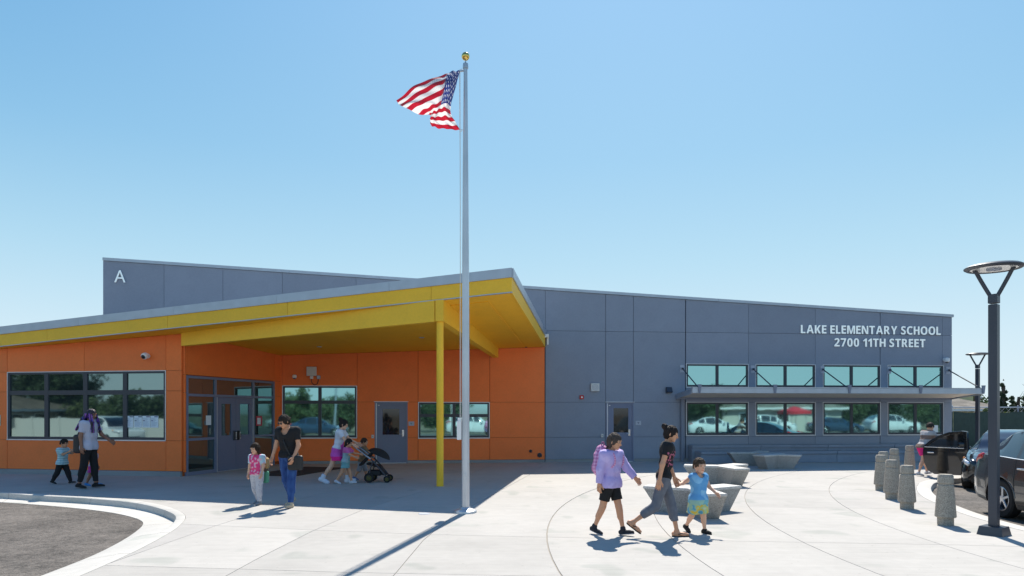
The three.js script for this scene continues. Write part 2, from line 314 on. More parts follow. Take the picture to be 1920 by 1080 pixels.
// a piece modelled in wall coordinates becomes a part of the building
function wallPart(b, w, name, geo, material, s = 0, y = 0, out = 0) {
  const m = part(name, geo, material, b), inv = b.matrixWorld.clone();
  b.updateMatrixWorld(); inv.copy(b.matrixWorld).invert().multiply(frameOf(w)).multiply(new THREE.Matrix4().makeTranslation(s, y, out));
  inv.decompose(m.position, m.quaternion, m.scale); return m;
}
function wallThing(w, name, label, category, s, y, out, group) {
  const o = thing(name, label, category, [0, 0, 0], 0, group);
  frameOf(w).multiply(new THREE.Matrix4().makeTranslation(s, y, out)).decompose(o.position, o.quaternion, o.scale); return o;
}
const T = .06, GAP = .005;                           // how far the panels stand out, half a joint
function panels(b, w, vs, hs, top, holes, mats, seed) {
  const r = rng(seed);
  for (let i = 0; i < vs.length - 1; i++) for (let j = 0; j < hs.length; j++) {
    const s0 = vs[i] + GAP, s1 = vs[i + 1] - GAP, y0 = hs[j] + GAP, y1 = j + 1 < hs.length ? hs[j + 1] - GAP : null;
    const tp = (s) => y1 ?? top(s) ;
    if (Math.max(tp(s0), tp(s1)) - y0 < .06) continue;
    // the panel with the openings taken out, as upright strips
    const xs = [s0, s1]; for (const h of holes) for (const x of [h[0], h[1]]) if (x > s0 + .001 && x < s1 - .001) xs.push(x);
    xs.sort((a, c) => a - c);
    const list = [];
    for (let k = 0; k < xs.length - 1; k++) {
      const a = xs[k], c = xs[k + 1], m = (a + c) / 2; if (c - a < .035) continue; let spans = [[y0, null]];
      for (const h of holes) if (m > h[0] && m < h[1]) spans = spans.flatMap(([lo2, hi2]) => {
        const e = hi2 ?? Math.max(tp(a), tp(c)), o = [];
        if (h[3] <= lo2 || h[2] >= e) return [[lo2, hi2]];
        if (h[2] > lo2 + .002) o.push([lo2, h[2]]);
        if (h[3] < e - .002) o.push([h[3], hi2]);
        return o;
      });
      for (const [l2, h2] of spans) {
        const g = box(a, l2, .004, c, l2 + 1, T), p = g.attributes.position;
        for (let q = 0; q < p.count; q++) if (p.getY(q) > l2 + .5) p.setY(q, h2 ?? tp(p.getX(q)));
        list.push([a, c, l2, h2 ?? tp(m), g]);
      }
    }
    // strips that touch belong to one panel
    while (list.length) {
      const one = [list.shift()];
      for (let q = 0; q < one.length; q++) for (let k = list.length - 1; k >= 0; k--) { const A = one[q], B = list[k]; if (Math.min(A[1], B[1]) - Math.max(A[0], B[0]) > -.001 && Math.min(A[3], B[3]) - Math.max(A[2], B[2]) > .002) one.push(...list.splice(k, 1)); }
      wallPart(b, w, 'wall_panel', uvm(merge(one.map((e) => e[4])), 1, r() * 3, r() * 3), mats[Math.floor(r() * mats.length)]);
    }
  }
}
// a fixed window: frame with its bars, silver trim round it, one pane to each light
function windowOn(b, w, s0, s1, y0, y1, cols, rows, glass, bar = .1, label) {
  const W = s1 - s0, H = y1 - y0, f = .055, list = [box(0, 0, .0, f, H, T - .004), box(W - f, 0, 0, W, H, T - .004), box(f, 0, 0, W - f, f + .015, T - .004), box(f, H - f, 0, W - f, H, T - .004)];
  const X = [f, ...cols.flatMap((c) => [c * W - bar / 2, c * W + bar / 2]), W - f], Y = [f + .015, ...rows.flatMap((c) => [c * H - bar / 2, c * H + bar / 2]), H - f];
  cols.forEach((c) => list.push(box(c * W - bar / 2, f + .015, .002, c * W + bar / 2, H - f, T - .006)));
  for (let i = 0; i < X.length; i += 2) rows.forEach((c) => list.push(box(X[i], c * H - bar / 2, .002, X[i + 1], c * H + bar / 2, T - .008)));
  const m = wallPart(b, w, 'window', merge(list), M.frame, s0, y0); if (label) m.userData.label = label;
  for (let i = 0; i < X.length; i += 2) for (let j = 0; j < Y.length; j += 2) part('pane', uvm(box(X[i] - .004, Y[j] - .004, .012, X[i + 1] + .004, Y[j + 1] + .004, .022), 1, i * .7, j * .9), glass, m);
  const t = .022, d = T + .012; part('trim', [box(-t, -t - .012, .004, W + t, -.002, d + .012), box(-t, H + .002, .004, W + t, H + t, d), box(-t, -.002, .004, -.002, H + .002, d), box(W + .002, -.002, .004, W + t, H + .002, d)], M.silver, m);
  return m;
}

// ---- the long grey building behind
const roofH = (s) => 6.97 + (5.48 - 6.97) * (s + 5.74) / 30.51;
const hall = thing('school_hall', 'long blue grey panelled school building with a sloping roofline and windows under a metal awning', 'school building', [on(backWall, 9.22)[0], 0, -on(backWall, 9.22)[1]]);
{
  const w = backWall, sA = -5.74, sB = 24.77;
  const shape = new THREE.Shape([[sA, -.1], [sB - .012, -.1], [sB - .012, roofH(sB) - .12], [sA, roofH(sA) - .12]].map((p) => new THREE.Vector2(...p)));
  wallPart(hall, w, 'wall', uvm(new THREE.ExtrudeGeometry(shape, { depth: 12, bevelEnabled: false }).translate(0, 0, -12)), M.greyBack);
  const wins = [[14.4, 16.76], [17.03, 19.34], [19.63, 21.9], [22.18, 24.43]], holes = [[11.43, 12.45, 0, 2.14]];
  for (const [a, c] of wins) holes.push([a, c, 2.69, 3.55], [a, c, .93, 2.155]);
  const top = (s) => roofH(s) - .11;
  panels(hall, w, [9.235, 11.42, 12.44, 14.37, 16.76, 19.34, 21.88, 24.38, 24.77], [.10, .89, 2.14, 4.69], top, holes, M.grey, 3);
  panels(hall, w, [-5.74, -3.78, -1.86, .11, 2.6, 5.0, 7.1, 9.235], [4.69 + .0], top, [], M.grey, 4);
  wallPart(hall, w, 'base_course', uvm(box(9.235, -.1, 0, 24.77, .098, T - .018)), M.base);
  const fl = []; for (let s = sA; s < sB; s += 3.05) { const e = Math.min(sB + .05, s + 3.044), g = box(s, 0, -12.1, e, .1, T + .035), p = g.attributes.position; for (let i = 0; i < p.count; i++) p.setY(i, p.getY(i) + roofH(p.getX(i)) - .1); fl.push(g); }
  fl.forEach((g) => wallPart(hall, w, 'roof_flashing', uvm(g), M.flashing));
  for (const [a, c] of wins) { windowOn(hall, w, a + .02, c - .02, 2.71, 3.53, [.5], [], M.glassTeal, .1); windowOn(hall, w, a + .02, c - .02, .95, 2.135, [.5], [], M.glassTeal, .1); }
  doorOn(hall, w, 11.43, 12.45, 2.14, [.24, .78, 1.05, 1.93], 'grey door with a tall dark glass panel');
  // ledge and seat wall parts of the same concrete come below as their own thing
}
function doorOn(b, w, s0, s1, H, pane, label) {
  const W = s1 - s0, f = .045, fr = wallPart(b, w, 'door_frame', merge([box(0, 0, .002, f, H, T + .012), box(W - f, 0, .002, W, H, T + .012), box(f, H - f, .002, W - f, H, T + .012)]), M.doorFrame, s0, 0);
  part('edge_strip', box(f - .002, .01, T + .0, f + .022, H - f, T + .016), M.silver, fr); part('threshold', box(f, .002, .004, W - f, .022, T + .02), M.silver, fr);
  part('drip_cap', box(-.03, H + .002, .004, W + .03, H + .018, T + .05), M.silver, fr);
  const d = wallPart(b, w, 'door', merge([box(0, .02, .01, W - 2 * f, pane[2], T - .016), box(0, pane[3], .01, W - 2 * f, H - f, T - .016), box(0, pane[2], .01, pane[0], pane[3], T - .016), box(pane[1], pane[2], .01, W - 2 * f, pane[3], T - .016)]), M.door, s0 + f, 0);
  d.userData.label = label;
  part('pane', uvm(box(pane[0] - .003, pane[2] - .003, .014, pane[1] + .003, pane[3] + .003, T - .028)), M.glassDoor, d);
  part('handle', merge([rbox(W - .24, .93, T - .017, W - .17, 1.17, T + .012, .008), rod(V(W - .205, 1.02, T), V(W - .205, 1.02, T + .05), .012), rod(V(W - .205, 1.02, T + .05), V(W - .33, 1.02, T + .05), .011)]), M.chrome, d);
  part('door_closer', rbox(.06, H - .13, T - .016, .12, H - .1, T + .01, .004), M.silver, d);
  return d;
}

// ---- the orange entrance wing
const soff = (x, d) => 4.59 + .0467 * x - .0637 * (d - 15.97);
const wing = thing('entrance_wing', 'orange panelled entrance wing under a broad yellow canopy roof', 'school building', [-9.1, 0, -19.1]);
{
  const along = (w) => (s) => soff(...on(w, s)) - .004;
  const wallBack = (w, s0, s1) => prism([on(w, s0), on(w, s1), [on(w, s1)[0] - w.cd * .25, on(w, s1)[1] + w.cx * .25], [on(w, s0)[0] - w.cd * .25, on(w, s0)[1] + w.cx * .25]], -.1, (x, d) => soff(x, d) - .003);
  const rel = (g) => g.translate(9.1, 0, 19.1);
  part('wall', rel(wallBack(leftWall, -7, 5.9)), M.orangeBack, wing);
  part('wall', rel(wallBack(sideWall, .02, 4.62)), M.orangeBack, wing);
  part('wall', rel(wallBack(backWall, -.02, 9.2).translate(0, 0, .006)), M.orangeBack, wing);
  panels(wing, leftWall, [-7, -4.6, -2.3, .30, 2.84, 5.42, 5.90], [.14, .99, 2.38, 2.955], along(leftWall), [[.31, 5.42, .99, 2.955]], M.orange, 8);
  panels(wing, sideWall, [0, .06, 4.24, 4.58], [.11, 1.0, 2.33, 2.84], along(sideWall), [[.06, 4.24, 0, 2.84]], M.orange, 9);
  panels(wing, backWall, [.04, .105, 2.635, 4.73, 7.25, 9.21], [.10, .89, 2.14], along(backWall), [[.11, 2.63, .89, 2.70], [3.24, 4.37, 0, 2.14], [4.74, 7.24, .87, 2.14]], M.orange, 10);
  for (const [w, s0, s1] of [[leftWall, -7, 5.88], [backWall, .1, 3.24], [backWall, 4.37, 9.2]]) wallPart(wing, w, 'base_course', uvm(box(s0, -.1, 0, s1, w === leftWall ? .137 : .097, T + .025)), M.base);
  windowOn(wing, leftWall, .33, 5.40, 1.01, 2.935, [.25, .5, .75], [.695], M.glassDark, .13, 'wide eight light window with notices taped inside');
  windowOn(wing, backWall, .13, 2.61, .91, 2.68, [.5], [.69], M.glassTeal, .11);
  windowOn(wing, backWall, 4.76, 7.22, .89, 2.12, [.5], [.63], M.glassTeal, .11);
  doorOn(wing, backWall, 3.24, 4.37, 2.14, [.22, .80, 1.0, 1.9], 'single blue grey door with a square reflecting pane');
  // storefront on the side wall
  const w = sideWall, f = .07, m = [.10, 1.28, 3.10, 4.20], H = 2.82, d = T + .01;
  const bars = m.map((x) => box(x - f / 2, .0, .004, x + f / 2, H, d));
  for (let i = 0; i < 3; i++) { bars.push(box(m[i] + f / 2, H - f, .004, m[i + 1] - f / 2, H, d - .002), box(m[i] + f / 2, 2.24, .004, m[i + 1] - f / 2, 2.24 + f, d - .002)); if (i !== 1) bars.push(box(m[i] + f / 2, .98, .004, m[i + 1] - f / 2, .98 + f, d - .002), box(m[i] + f / 2, .0, .004, m[i + 1] - f / 2, .10, d - .002)); }
  const sf = wallPart(wing, w, 'storefront', merge(bars), M.doorFrame); sf.userData.label = 'glazed storefront with blue grey bars round the double doors';
  for (let i = 0; i < 3; i++) for (const [a, c] of i === 1 ? [[2.24 + f, H - f]] : [[.10, .98], [.98 + f, 2.24], [2.24 + f, H - f]]) part('pane', uvm(box(m[i] + f / 2 - .004, a - .004, .02, m[i + 1] - f / 2 + .004, c + .004, .03), 1, i, a), M.glassDark, sf);
  part('side_trim', box(m[1] + f / 2 + .002, .01, d - .02, m[1] + f / 2 + .022, 2.235, d + .012), M.silver, sf);
  part('side_trim', box(m[2] - f / 2 - .022, .01, d - .02, m[2] - f / 2 - .002, 2.235, d + .012), M.silver, sf);
  for (const k of [0, 1]) {
    const a = m[1] + f / 2 + .026 + k * .873, W = .866, p = [.20, .66, 1.08, 2.04];
    const dr = wallPart(wing, w, 'door', merge([box(0, .02, .008, W, p[2], d - .012), box(0, p[3], .008, W, 2.232, d - .012), box(0, p[2], .008, p[0], p[3], d - .012), box(p[1], p[2], .008, W, p[3], d - .012)]), M.door, a, 0);
    part('pane', uvm(box(p[0] - .003, p[2] - .003, .016, p[1] + .003, p[3] + .003, .03)), M.glassDark, dr);
    const hx = k ? .09 : W - .09;
    part('handle', merge([rbox(hx - .06, .92, d - .012, hx + .06, 1.22, d + .02, .02), tube([V(hx, .96, d), V(hx, .98, d + .07), V(hx, 1.16, d + .07), V(hx, 1.18, d)], .014)]), k ? M.black : M.darkMetal, dr);
    part('pull', rod(V(hx, .97, d + .072), V(hx, 1.17, d + .072), .017), M.chrome, dr);
    part('threshold', box(.0, .003, .01, W, .02, d + .012), M.silver, dr);
  }
}
{ // canopy roof: soffit boards, fascia boards, flashing, beams, column
  const L0 = [-21, 21.2], C = [0, 15.97], Rr = [1.19, 24.36], far = [-21, 22.6];
  const ev2 = (t, off = 0) => { const dx = C[0] - L0[0], dd = C[1] - L0[1], l = Math.hypot(dx, dd); return [L0[0] + dx * t - dd / l * off * -1 * -1, L0[1] + dd * t + dx / l * off]; };
  const rk = (t, off = 0) => { const dx = Rr[0] - C[0], dd = Rr[1] - C[1], l = Math.hypot(dx, dd); return [C[0] + dx * t - dd / l * off, C[1] + dd * t + dx / l * off]; };
  const rel = (g) => g.translate(9.1, 0, 19.1);
  const at = (k) => (x, d) => soff(x, d) + k;
  const cr = (o) => { const dx = C[0] - L0[0], dd = C[1] - L0[1], l = Math.hypot(dx, dd), ex = Rr[0] - C[0], ed = Rr[1] - C[1], m = Math.hypot(ex, ed); return [C[0] - dx / l * o + ex / m * o, C[1] - dd / l * o + ed / m * o]; };
  // soffit: border strips, a shadow gap, then the field
  const i1 = cr(.62), i2 = cr(.70), A1 = ev2(0, .62), A2 = ev2(0, .70), B1 = [Rr[0] - .64, Rr[1] - .063], B2 = [Rr[0] - .72, Rr[1] - .07];
  part('soffit_border', rel(uvm(prism([ev2(0, .06), [C[0] - .02, C[1] + .06], i1, A1], at(0), at(.06)))), M.soffit, wing);
  part('soffit_border', rel(uvm(prism([[C[0] - .02, C[1] + .06], [Rr[0] - .06, Rr[1]], B1, i1], at(0), at(.06)))), M.soffit, wing);
  // field boards
  const n = 8;
  for (let k = 0; k < n; k++) {
    const q = (t) => [lerp(A2[0], i2[0], t), lerp(A2[1], i2[1], t)], e = (t) => [lerp(far[0], B2[0], t), lerp(far[1], B2[1], t)], g = .004 / 20;
    part('soffit_board', rel(uvm(prism([q(k / n + g), q((k + 1) / n - g), e((k + 1) / n - g), e(k / n + g)], at(.001), at(.06)), 1, k * .7, k * 1.3)), M.soffit, wing);
  }
  part('soffit_reveal', rel(prism([ev2(0, .4), cr(.4), [Rr[0] - .4, Rr[1] - .04], [Rr[0] - .9, Rr[1] - .1], cr(.9), ev2(0, .9)], at(.022), at(.058))), M.soffit, wing);
  part('roof_deck', rel(prism([ev2(0, .05), [C[0] - .02, C[1] + .05], [Rr[0] - .05, Rr[1]], far], at(.065), at(.55))), M.roof, wing);
  // fascia boards along the eave, cut where the photograph shows the joints, and along the right-hand rake
  const u0 = (x) => (x - L0[0]) / (C[0] - L0[0]), js = [0, u0(-19.6), u0(-16.4), u0(-13.1), u0(-9.22), u0(-5.72), u0(-1.95), 1];
  const bar = (f, t0, t1, o0, o1, y0, y1) => rel(uvm(prism([f(t0, o0), f(t1, o0), f(t1, o1), f(t0, o1)], at(y0), at(y1)), 1, t0 * 9, t1 * 5));
  js.slice(0, -1).forEach((t, k) => part('fascia_board', bar(ev2, t + .0002, js[k + 1] - .0002, .0, .05, .022, .352), M.yellow[k % 3], wing));
  [0, .36, .72, 1].slice(0, -1).forEach((t, k, a) => part('fascia_board', bar(rk, t + (k ? .0005 : .006), [.36, .72, 1][k] - .0005, .0, .05, .0, .352), M.yellow[k % 3], wing));
  part('drip_edge', bar(ev2, 0, 1, -.012, .05, .0, .02), M.flashing, wing);
  for (let k = 0; k < 7; k++) part('roof_flashing', bar(ev2, k / 7 + .0001, (k + 1) / 7 - .0001, -.03, .05, .354, .575), M.flashing, wing);
  for (let k = 0; k < 3; k++) part('roof_flashing', bar(rk, k / 3 + .004, (k + 1) / 3 - .0003, -.03, .05, .354, .575), M.flashing, wing);
  part('gutter_end', rel(merge([box(1.13, soff(1.1, 24) + .30, -24.3, 1.30, soff(1.1, 24) + .42, -24.12), box(1.24, soff(1.1, 24) + .05, -24.3, 1.30, soff(1.1, 24) + .30, -24.2)])), M.white, wing);
  // beams
  const beam = (a, b, w2, y0, y1) => { const dx = b[0] - a[0], dd = b[1] - a[1], l = Math.hypot(dx, dd), nx = -dd / l * w2 / 2, nd = dx / l * w2 / 2; return rel(uvm(prism([[a[0] + nx, a[1] + nd], [b[0] + nx, b[1] + nd], [b[0] - nx, b[1] - nd], [a[0] - nx, a[1] - nd]], y0, y1))); };
  part('beam', beam([-9.1, 18.94], [-1.83, 16.49], .2, (x, d) => lerp(3.62, 3.97, (x + 9.1) / 7.3), at(-.002)), M.yellow[0], wing);
  part('beam', beam([-1.74, 16.36], [-.58, 24.13], .2, (x, d) => lerp(3.97, 3.71, (d - 16.4) / 7.75), at(-.002)), M.yellow[1], wing);
  part('column', rel(uvm(lathe([[0, 0], [.086, 0], [.086, 4.0], [0, 4.0]], 32).translate(-1.74, 0, -16.5))), M.yellow[2], wing).userData.label = 'round yellow steel column';
  for (const [x, d] of [[-6.24, 22.1], [-2.82, 21.3]]) part('downlight', rel(merge([lathe([[.0, 0], [.055, 0], [.075, -.012], [.085, 0], [.085, .01], [0, .01]], 20).translate(x, soff(x, d) - .006, -d)])), M.silver, wing);
}
// ------------------------------------------------------------------ things fixed to the walls
const font = await new FontLoader().loadAsync('fonts/droid/droid_sans_bold.typeface.json');
const fontR = await new FontLoader().loadAsync('fonts/droid/droid_sans_regular.typeface.json');
function lettering(w, name, label, text, s0, s1, y, cap, f = font, m = M.letter, squash = 1) {
  const o = wallThing(w, name, label, 'wall sign', s0, y, T + .012);
  const ref = new TextGeometry('H', { font: f, size: 1, depth: .01, curveSegments: 2, bevelEnabled: false }); ref.computeBoundingBox();
  const size = cap / ref.boundingBox.max.y, gs = []; let x = 0;
  for (const ch of text) {
    if (ch === ' ') { x += size * .36; continue; }
    const g = new TextGeometry(ch, { font: f, size: size, depth: .035, curveSegments: 5, bevelEnabled: true, bevelThickness: .003, bevelSize: .003, bevelSegments: 1 });
    g.computeBoundingBox(); const b = g.boundingBox; g.translate(-b.min.x, 0, 0); gs.push([g, x, ch]); x += (b.max.x - b.min.x) + size * .13;
  }
  x -= size * .13; const k = (s1 - s0) / x;
  gs.forEach(([g, px, ch]) => { const l = part('letter', g, m, o); l.scale.x = k; l.position.x = px * k; });
  return o;
}
lettering(backWall, 'wall_sign', 'silver raised letters reading LAKE ELEMENTARY SCHOOL high on the grey wall', 'LAKE ELEMENTARY SCHOOL', 18.75, 24.28, 4.70, .305);
lettering(backWall, 'wall_sign', 'silver raised letters reading 2700 11TH STREET below the school name', '2700 11TH STREET', 20.05, 23.66, 4.225, .305);
lettering(backWall, 'wall_sign', 'white raised letter A at the high left end of the grey wall', 'A', -5.36, -5.0, 6.14, .40, fontR);

function domeCamera(w, label, s, y, tilt, big = 1) {
  const o = wallThing(w, 'security_camera', label, 'security camera', s, y, T);
  part('mount', lathe([[0, 0], [.05 * big, 0], [.06 * big, .03], [.055 * big, .05], [0, .05]], 20).rotateX(Math.PI / 2), M.white, o);
  const h = part('housing', lathe([[0, -.075], [.055, -.075], [.078, -.05], [.08, .0], [.07, .04], [.03, .06], [0, .06]].map(([a, b]) => [a * big, b * big]), 24).rotateX(tilt).translate(0, 0, .12 * big), M.white, o);
  part('lens', new THREE.SphereGeometry(.056 * big, 20, 14).translate(0, -.055 * big, 0).rotateX(tilt).translate(0, 0, .12 * big), M.black, h);
  return o;
}
domeCamera(leftWall, 'white bullet shaped security camera above the wide window of the orange wall', 4.88, 3.36, -1.1, 1.15);
domeCamera(backWall, 'small white dome camera under the canopy beside the white antenna box', .54, 3.02, 0, .95);
domeCamera(backWall, 'white dome camera on the grey wall near its right hand corner', 24.45, 3.76, 0, 1.25);
{
  const o = wallThing(backWall, 'antenna_box', 'square white wireless antenna box on the orange wall under the canopy', 'antenna', 1.105, 3.2, T);
  part('cover', rbox(-.17, -.17, .05, .17, .15, .12, .02), M.offwhite, o); part('bracket', merge([box(-.04, -.27, 0, .04, -.1, .05), rbox(-.05, -.27, .03, .05, -.18, .1, .008)]), M.white, o);
  part('junction_box', rbox(.17, -.27, .002, .29, -.15, .06, .008), M.plate, o);
  part('cable', tube([V(0, -.27, .06), V(.0, -.38, .06), V(.08, -.47, .05), V(.18, -.44, .05), V(.23, -.27, .04)], .011, 20, 6), M.black, o);
}
{
  const o = wallThing(backWall, 'wall_speaker', 'square white loudspeaker with a round grille on the grey wall', 'loudspeaker', 11.02, 2.675, T);
  part('box', rbox(-.155, -.145, 0, .155, .145, .10, .012), M.offwhite, o);
  part('grille', merge([new THREE.TorusGeometry(.105, .006, 8, 32).translate(0, 0, .10), new THREE.TorusGeometry(.07, .005, 8, 28).translate(0, 0, .10), new THREE.TorusGeometry(.035, .005, 8, 20).translate(0, 0, .10)]), M.plate, o);
}
{
  const o = wallThing(backWall, 'alarm_strobe', 'small red fire alarm strobe on the grey wall left of the speaker', 'alarm', 10.54, 2.32, T);
  part('box', rbox(-.072, -.07, 0, .072, .07, .055, .01), M.red, o); part('flash', rbox(-.03, -.03, .05, .03, .03, .07, .006), M.lens, o);
}
{
  const o = wallThing(backWall, 'wall_lamp', 'dark wedge shaped wall light left of the awning', 'wall lamp', 13.74, 2.585, T);
  part('housing', new THREE.ExtrudeGeometry(new THREE.Shape([[0, -.1], [.12, -.1], [.17, -.06], [.06, .1], [0, .1]].map((p) => new THREE.Vector2(...p))), { depth: .2, bevelEnabled: true, bevelSize: .006, bevelThickness: .006, bevelSegments: 1 }).rotateY(-Math.PI / 2).translate(.1, 0, .006), M.darkMetal, o);
  part('lens', box(-.08, -.112, .03, .08, -.107, .12), M.lens, o);
}
for (const [s, y, l] of [[12.62, 1.395, 'small square room sign with a triangle beside the grey door'], [4.5, 1.385, 'small square room sign with a triangle beside the single door in the orange wall']]) {
  const o = wallThing(backWall, 'room_sign', l, 'room sign', s, y, T);
  part('plate', rbox(-.10, -.075, 0, .10, .075, .012, .004), M.plate, o);
  part('triangle', new THREE.ExtrudeGeometry(new THREE.Shape([[-.045, .03], [.045, .03], [0, -.04]].map((p) => new THREE.Vector2(...p))), { depth: .005, bevelEnabled: false }).translate(0, 0, .012), M.pipe, o);
}
for (const [s, y, l] of [[11.29, .945, 'small white card reader left of the grey door'], [3.17, .94, 'small cream card reader left of the single door in the orange wall']]) {
  const o = wallThing(backWall, 'card_reader', l, 'card reader', s, y, T);
  part('box', rbox(-.045, -.06, 0, .045, .06, .04, .01), M.offwhite, o); part('slot', box(-.025, -.005, .038, .025, .005, .043), M.black, o);
}
for (const [s, y, r, l] of [[8.70, .40, .05, 'small round black vent pipe low on the orange wall'], [9.02, .255, .075, 'larger round hose outlet low in the corner of the orange wall']]) {
  const o = wallThing(backWall, 'vent_pipe', l, 'vent pipe', s, y, T);
  part('collar', lathe([[r * .7, 0], [r * 1.1, 0], [r * 1.1, .03], [r * .7, .05], [r * .7, 0]], 20).rotateX(Math.PI / 2), M.darkMetal, o); part('bore', new THREE.CylinderGeometry(r * .7, r * .7, .02, 20).rotateX(Math.PI / 2).translate(0, 0, .012), M.black, o);
}
{ // printed notices
  const print = (seed, head) => { const r = rng(seed), W = 128, d = document.createElement('canvas'); d.width = W; d.height = W; const c = d.getContext('2d'); c.fillStyle = '#dfe8ee'; c.fillRect(0, 0, W, W); c.fillStyle = head; c.fillRect(50 + r() * 20, 6, 58, 9); c.fillStyle = '#8fa0b4'; for (let y = 24; y < 118; y += 8) c.fillRect(10, y, 60 + r() * 46, 2.5); c.fillStyle = head; c.fillRect(10, 50, 30, 6); const t = new THREE.CanvasTexture(d); t.colorSpace = THREE.SRGBColorSpace; return new THREE.MeshStandardMaterial({ map: t, roughness: .7 }); };
  [['#26354f', 4.26, 'leftmost'], ['#26354f', 4.525, 'second'], ['#5a2e50', 4.785, 'third'], ['#3a4a86', 5.04, 'rightmost']].forEach(([h, s, w], i) => {
    const o = wallThing(leftWall, 'window_notice', `white printed notice in the wide left window, ${w} of the four in a row`, 'notice', s, 1.52, .024, 'notices in the wide window');
    part('sheet', rbox(-.122, -.165, 0, .122, .165, .004, .0015, 1), print(i + 3, h), o);
  });
  const a = wallThing(sideWall, 'window_notice', 'white sheet of paper on the glass left of the double doors', 'notice', 1.0, 1.55, .033); part('sheet', rbox(-.11, -.14, 0, .11, .14, .004, .0015, 1), M.paper, a);
  const b = wallThing(sideWall, 'window_notice', 'small sign with a red border on the glass right of the double doors', 'notice', 3.42, 1.50, .033);
  part('sheet', rbox(-.16, -.16, 0, .16, .16, .004, .0015, 1), std([.5, .05, .08], .6), b); part('panel', box(-.10, -.11, .004, .08, .10, .0062), M.paper, b);
  const c = wallThing(leftWall, 'door_poster', 'framed green notice cut by the left edge of the picture', 'notice', -.03, 1.55, T); part('frame', rbox(-.12, -.16, 0, .12, .16, .02, .004), M.offwhite, c); part('sheet', box(-.10, -.14, .02, .10, .14, .0225), std([.12, .42, .30], .6), c);
  const d2 = wallThing(backWall, 'window_notice', 'small white notice inside the rightmost lower window', 'notice', 24.13, 1.15, .024); part('sheet', rbox(-.10, -.14, 0, .10, .14, .004, .0015, 1), M.paper, d2);
}

// ---- awning over the lower windows, its downpipe
{
  const o = wallThing(backWall, 'awning', 'long slim metal awning hung on rods over the lower windows of the grey wall', 'awning', 14.02, 0, T);
  const L = 10.62, D = 1.62, yo = 2.46, yi = 2.30;     // outer edge a little higher than at the wall, where the gutter runs
  const sl = (y0, y1, z0, z1, x0, x1) => { const g = box(x0, 0, z0, x1, 1, z1), p = g.attributes.position; for (let i = 0; i < p.count; i++) { const t = p.getZ(i) / D, b = lerp(yi, yo, t); p.setY(i, b + (p.getY(i) > .5 ? y1 : y0)); } g.computeVertexNormals(); return uvm(g); };
  for (let k = 0; k < 5; k++) part('soffit_panel', sl(0, .05, .16, D - .02, k * L / 5 + .004, (k + 1) * L / 5 - .004), M.tan, o);
  part('deck', sl(.055, .085, .02, D, 0, L), M.flashing, o);
  part('edge_beam', uvm(rbox(-.02, yo - .03, D - .01, L + .02, yo + .155, D + .09, .012)), M.flashing, o);
  part('edge_lip', uvm(box(-.02, yo + .16, D - .04, L + .02, yo + .178, D + .10)), M.silver, o);
  part('gutter', uvm(box(0, yi - .06, .004, L, yi + .05, .155)), M.pipe, o);
  part('end_plate', merge([sl(-.05, .13, .0, D, -.03, -.004)]), M.flashing, o);
  part('end_plate', merge([sl(-.05, .13, .0, D, L + .004, L + .03)]), M.flashing, o);
  [14.25, 16.92, 19.61, 22.24, 24.60].forEach((s) => {
    const x = s - 14.02, b = part('rod_bracket', merge([rbox(x - .075, 3.23, 0, x + .075, 3.50, .016, .004), box(x - .014, 3.32, .014, x + .014, 3.41, .11)]), M.plate, o);
    part('tie_rod', merge([rod(V(x, 3.365, .05), V(x, yo + .17, D - .02), .021), new THREE.SphereGeometry(.042, 12, 10).translate(x, 3.365, .08)]), M.darkMetal, o);
    part('rod_foot', new THREE.ExtrudeGeometry(new THREE.Shape([[-.07, .27], [.07, .27], [.03, -.02], [-.03, -.02]].map((p) => new THREE.Vector2(...p))), { depth: .03, bevelEnabled: false }).translate(x, yo, D + .09), M.pipe, o);
  });
  const dp = part('downpipe', uvm(merge([rbox(.16, -.0, .03, .26, yi - .02, .11, .012), box(.15, .45, .0, .27, .48, .114), box(.15, 1.6, .0, .27, 1.63, .114)])), M.pipe, o);
}
{ // concrete seat wall and the ledge behind
  const o = wallThing(backWall, 'seat_wall', 'long low concrete seat wall in two steps below the grey windows', 'seat wall', 14.46, 0, T);
  const seg = 4, L = 10.25;
  for (let k = 0; k < seg; k++) {
    const a = k * L / seg + .006, b = (k + 1) * L / seg - .006;
    part('ledge', uvm(merge([rbox(a, .0, .004, b, .50, .42, .012), rbox(a, .502, .004, b, .60, .46, .012)]), 1, k * 1.7), M.seat, o);
    part('seat_block', uvm(merge([rbox(k ? a : a + .1, .0, .47, b, .30, 1.0, .012), rbox(k ? a : a + .1, .302, .465, b, .40, 1.04, .014)]), 1, k * 2.3 + 1), M.seat, o);
  }
}

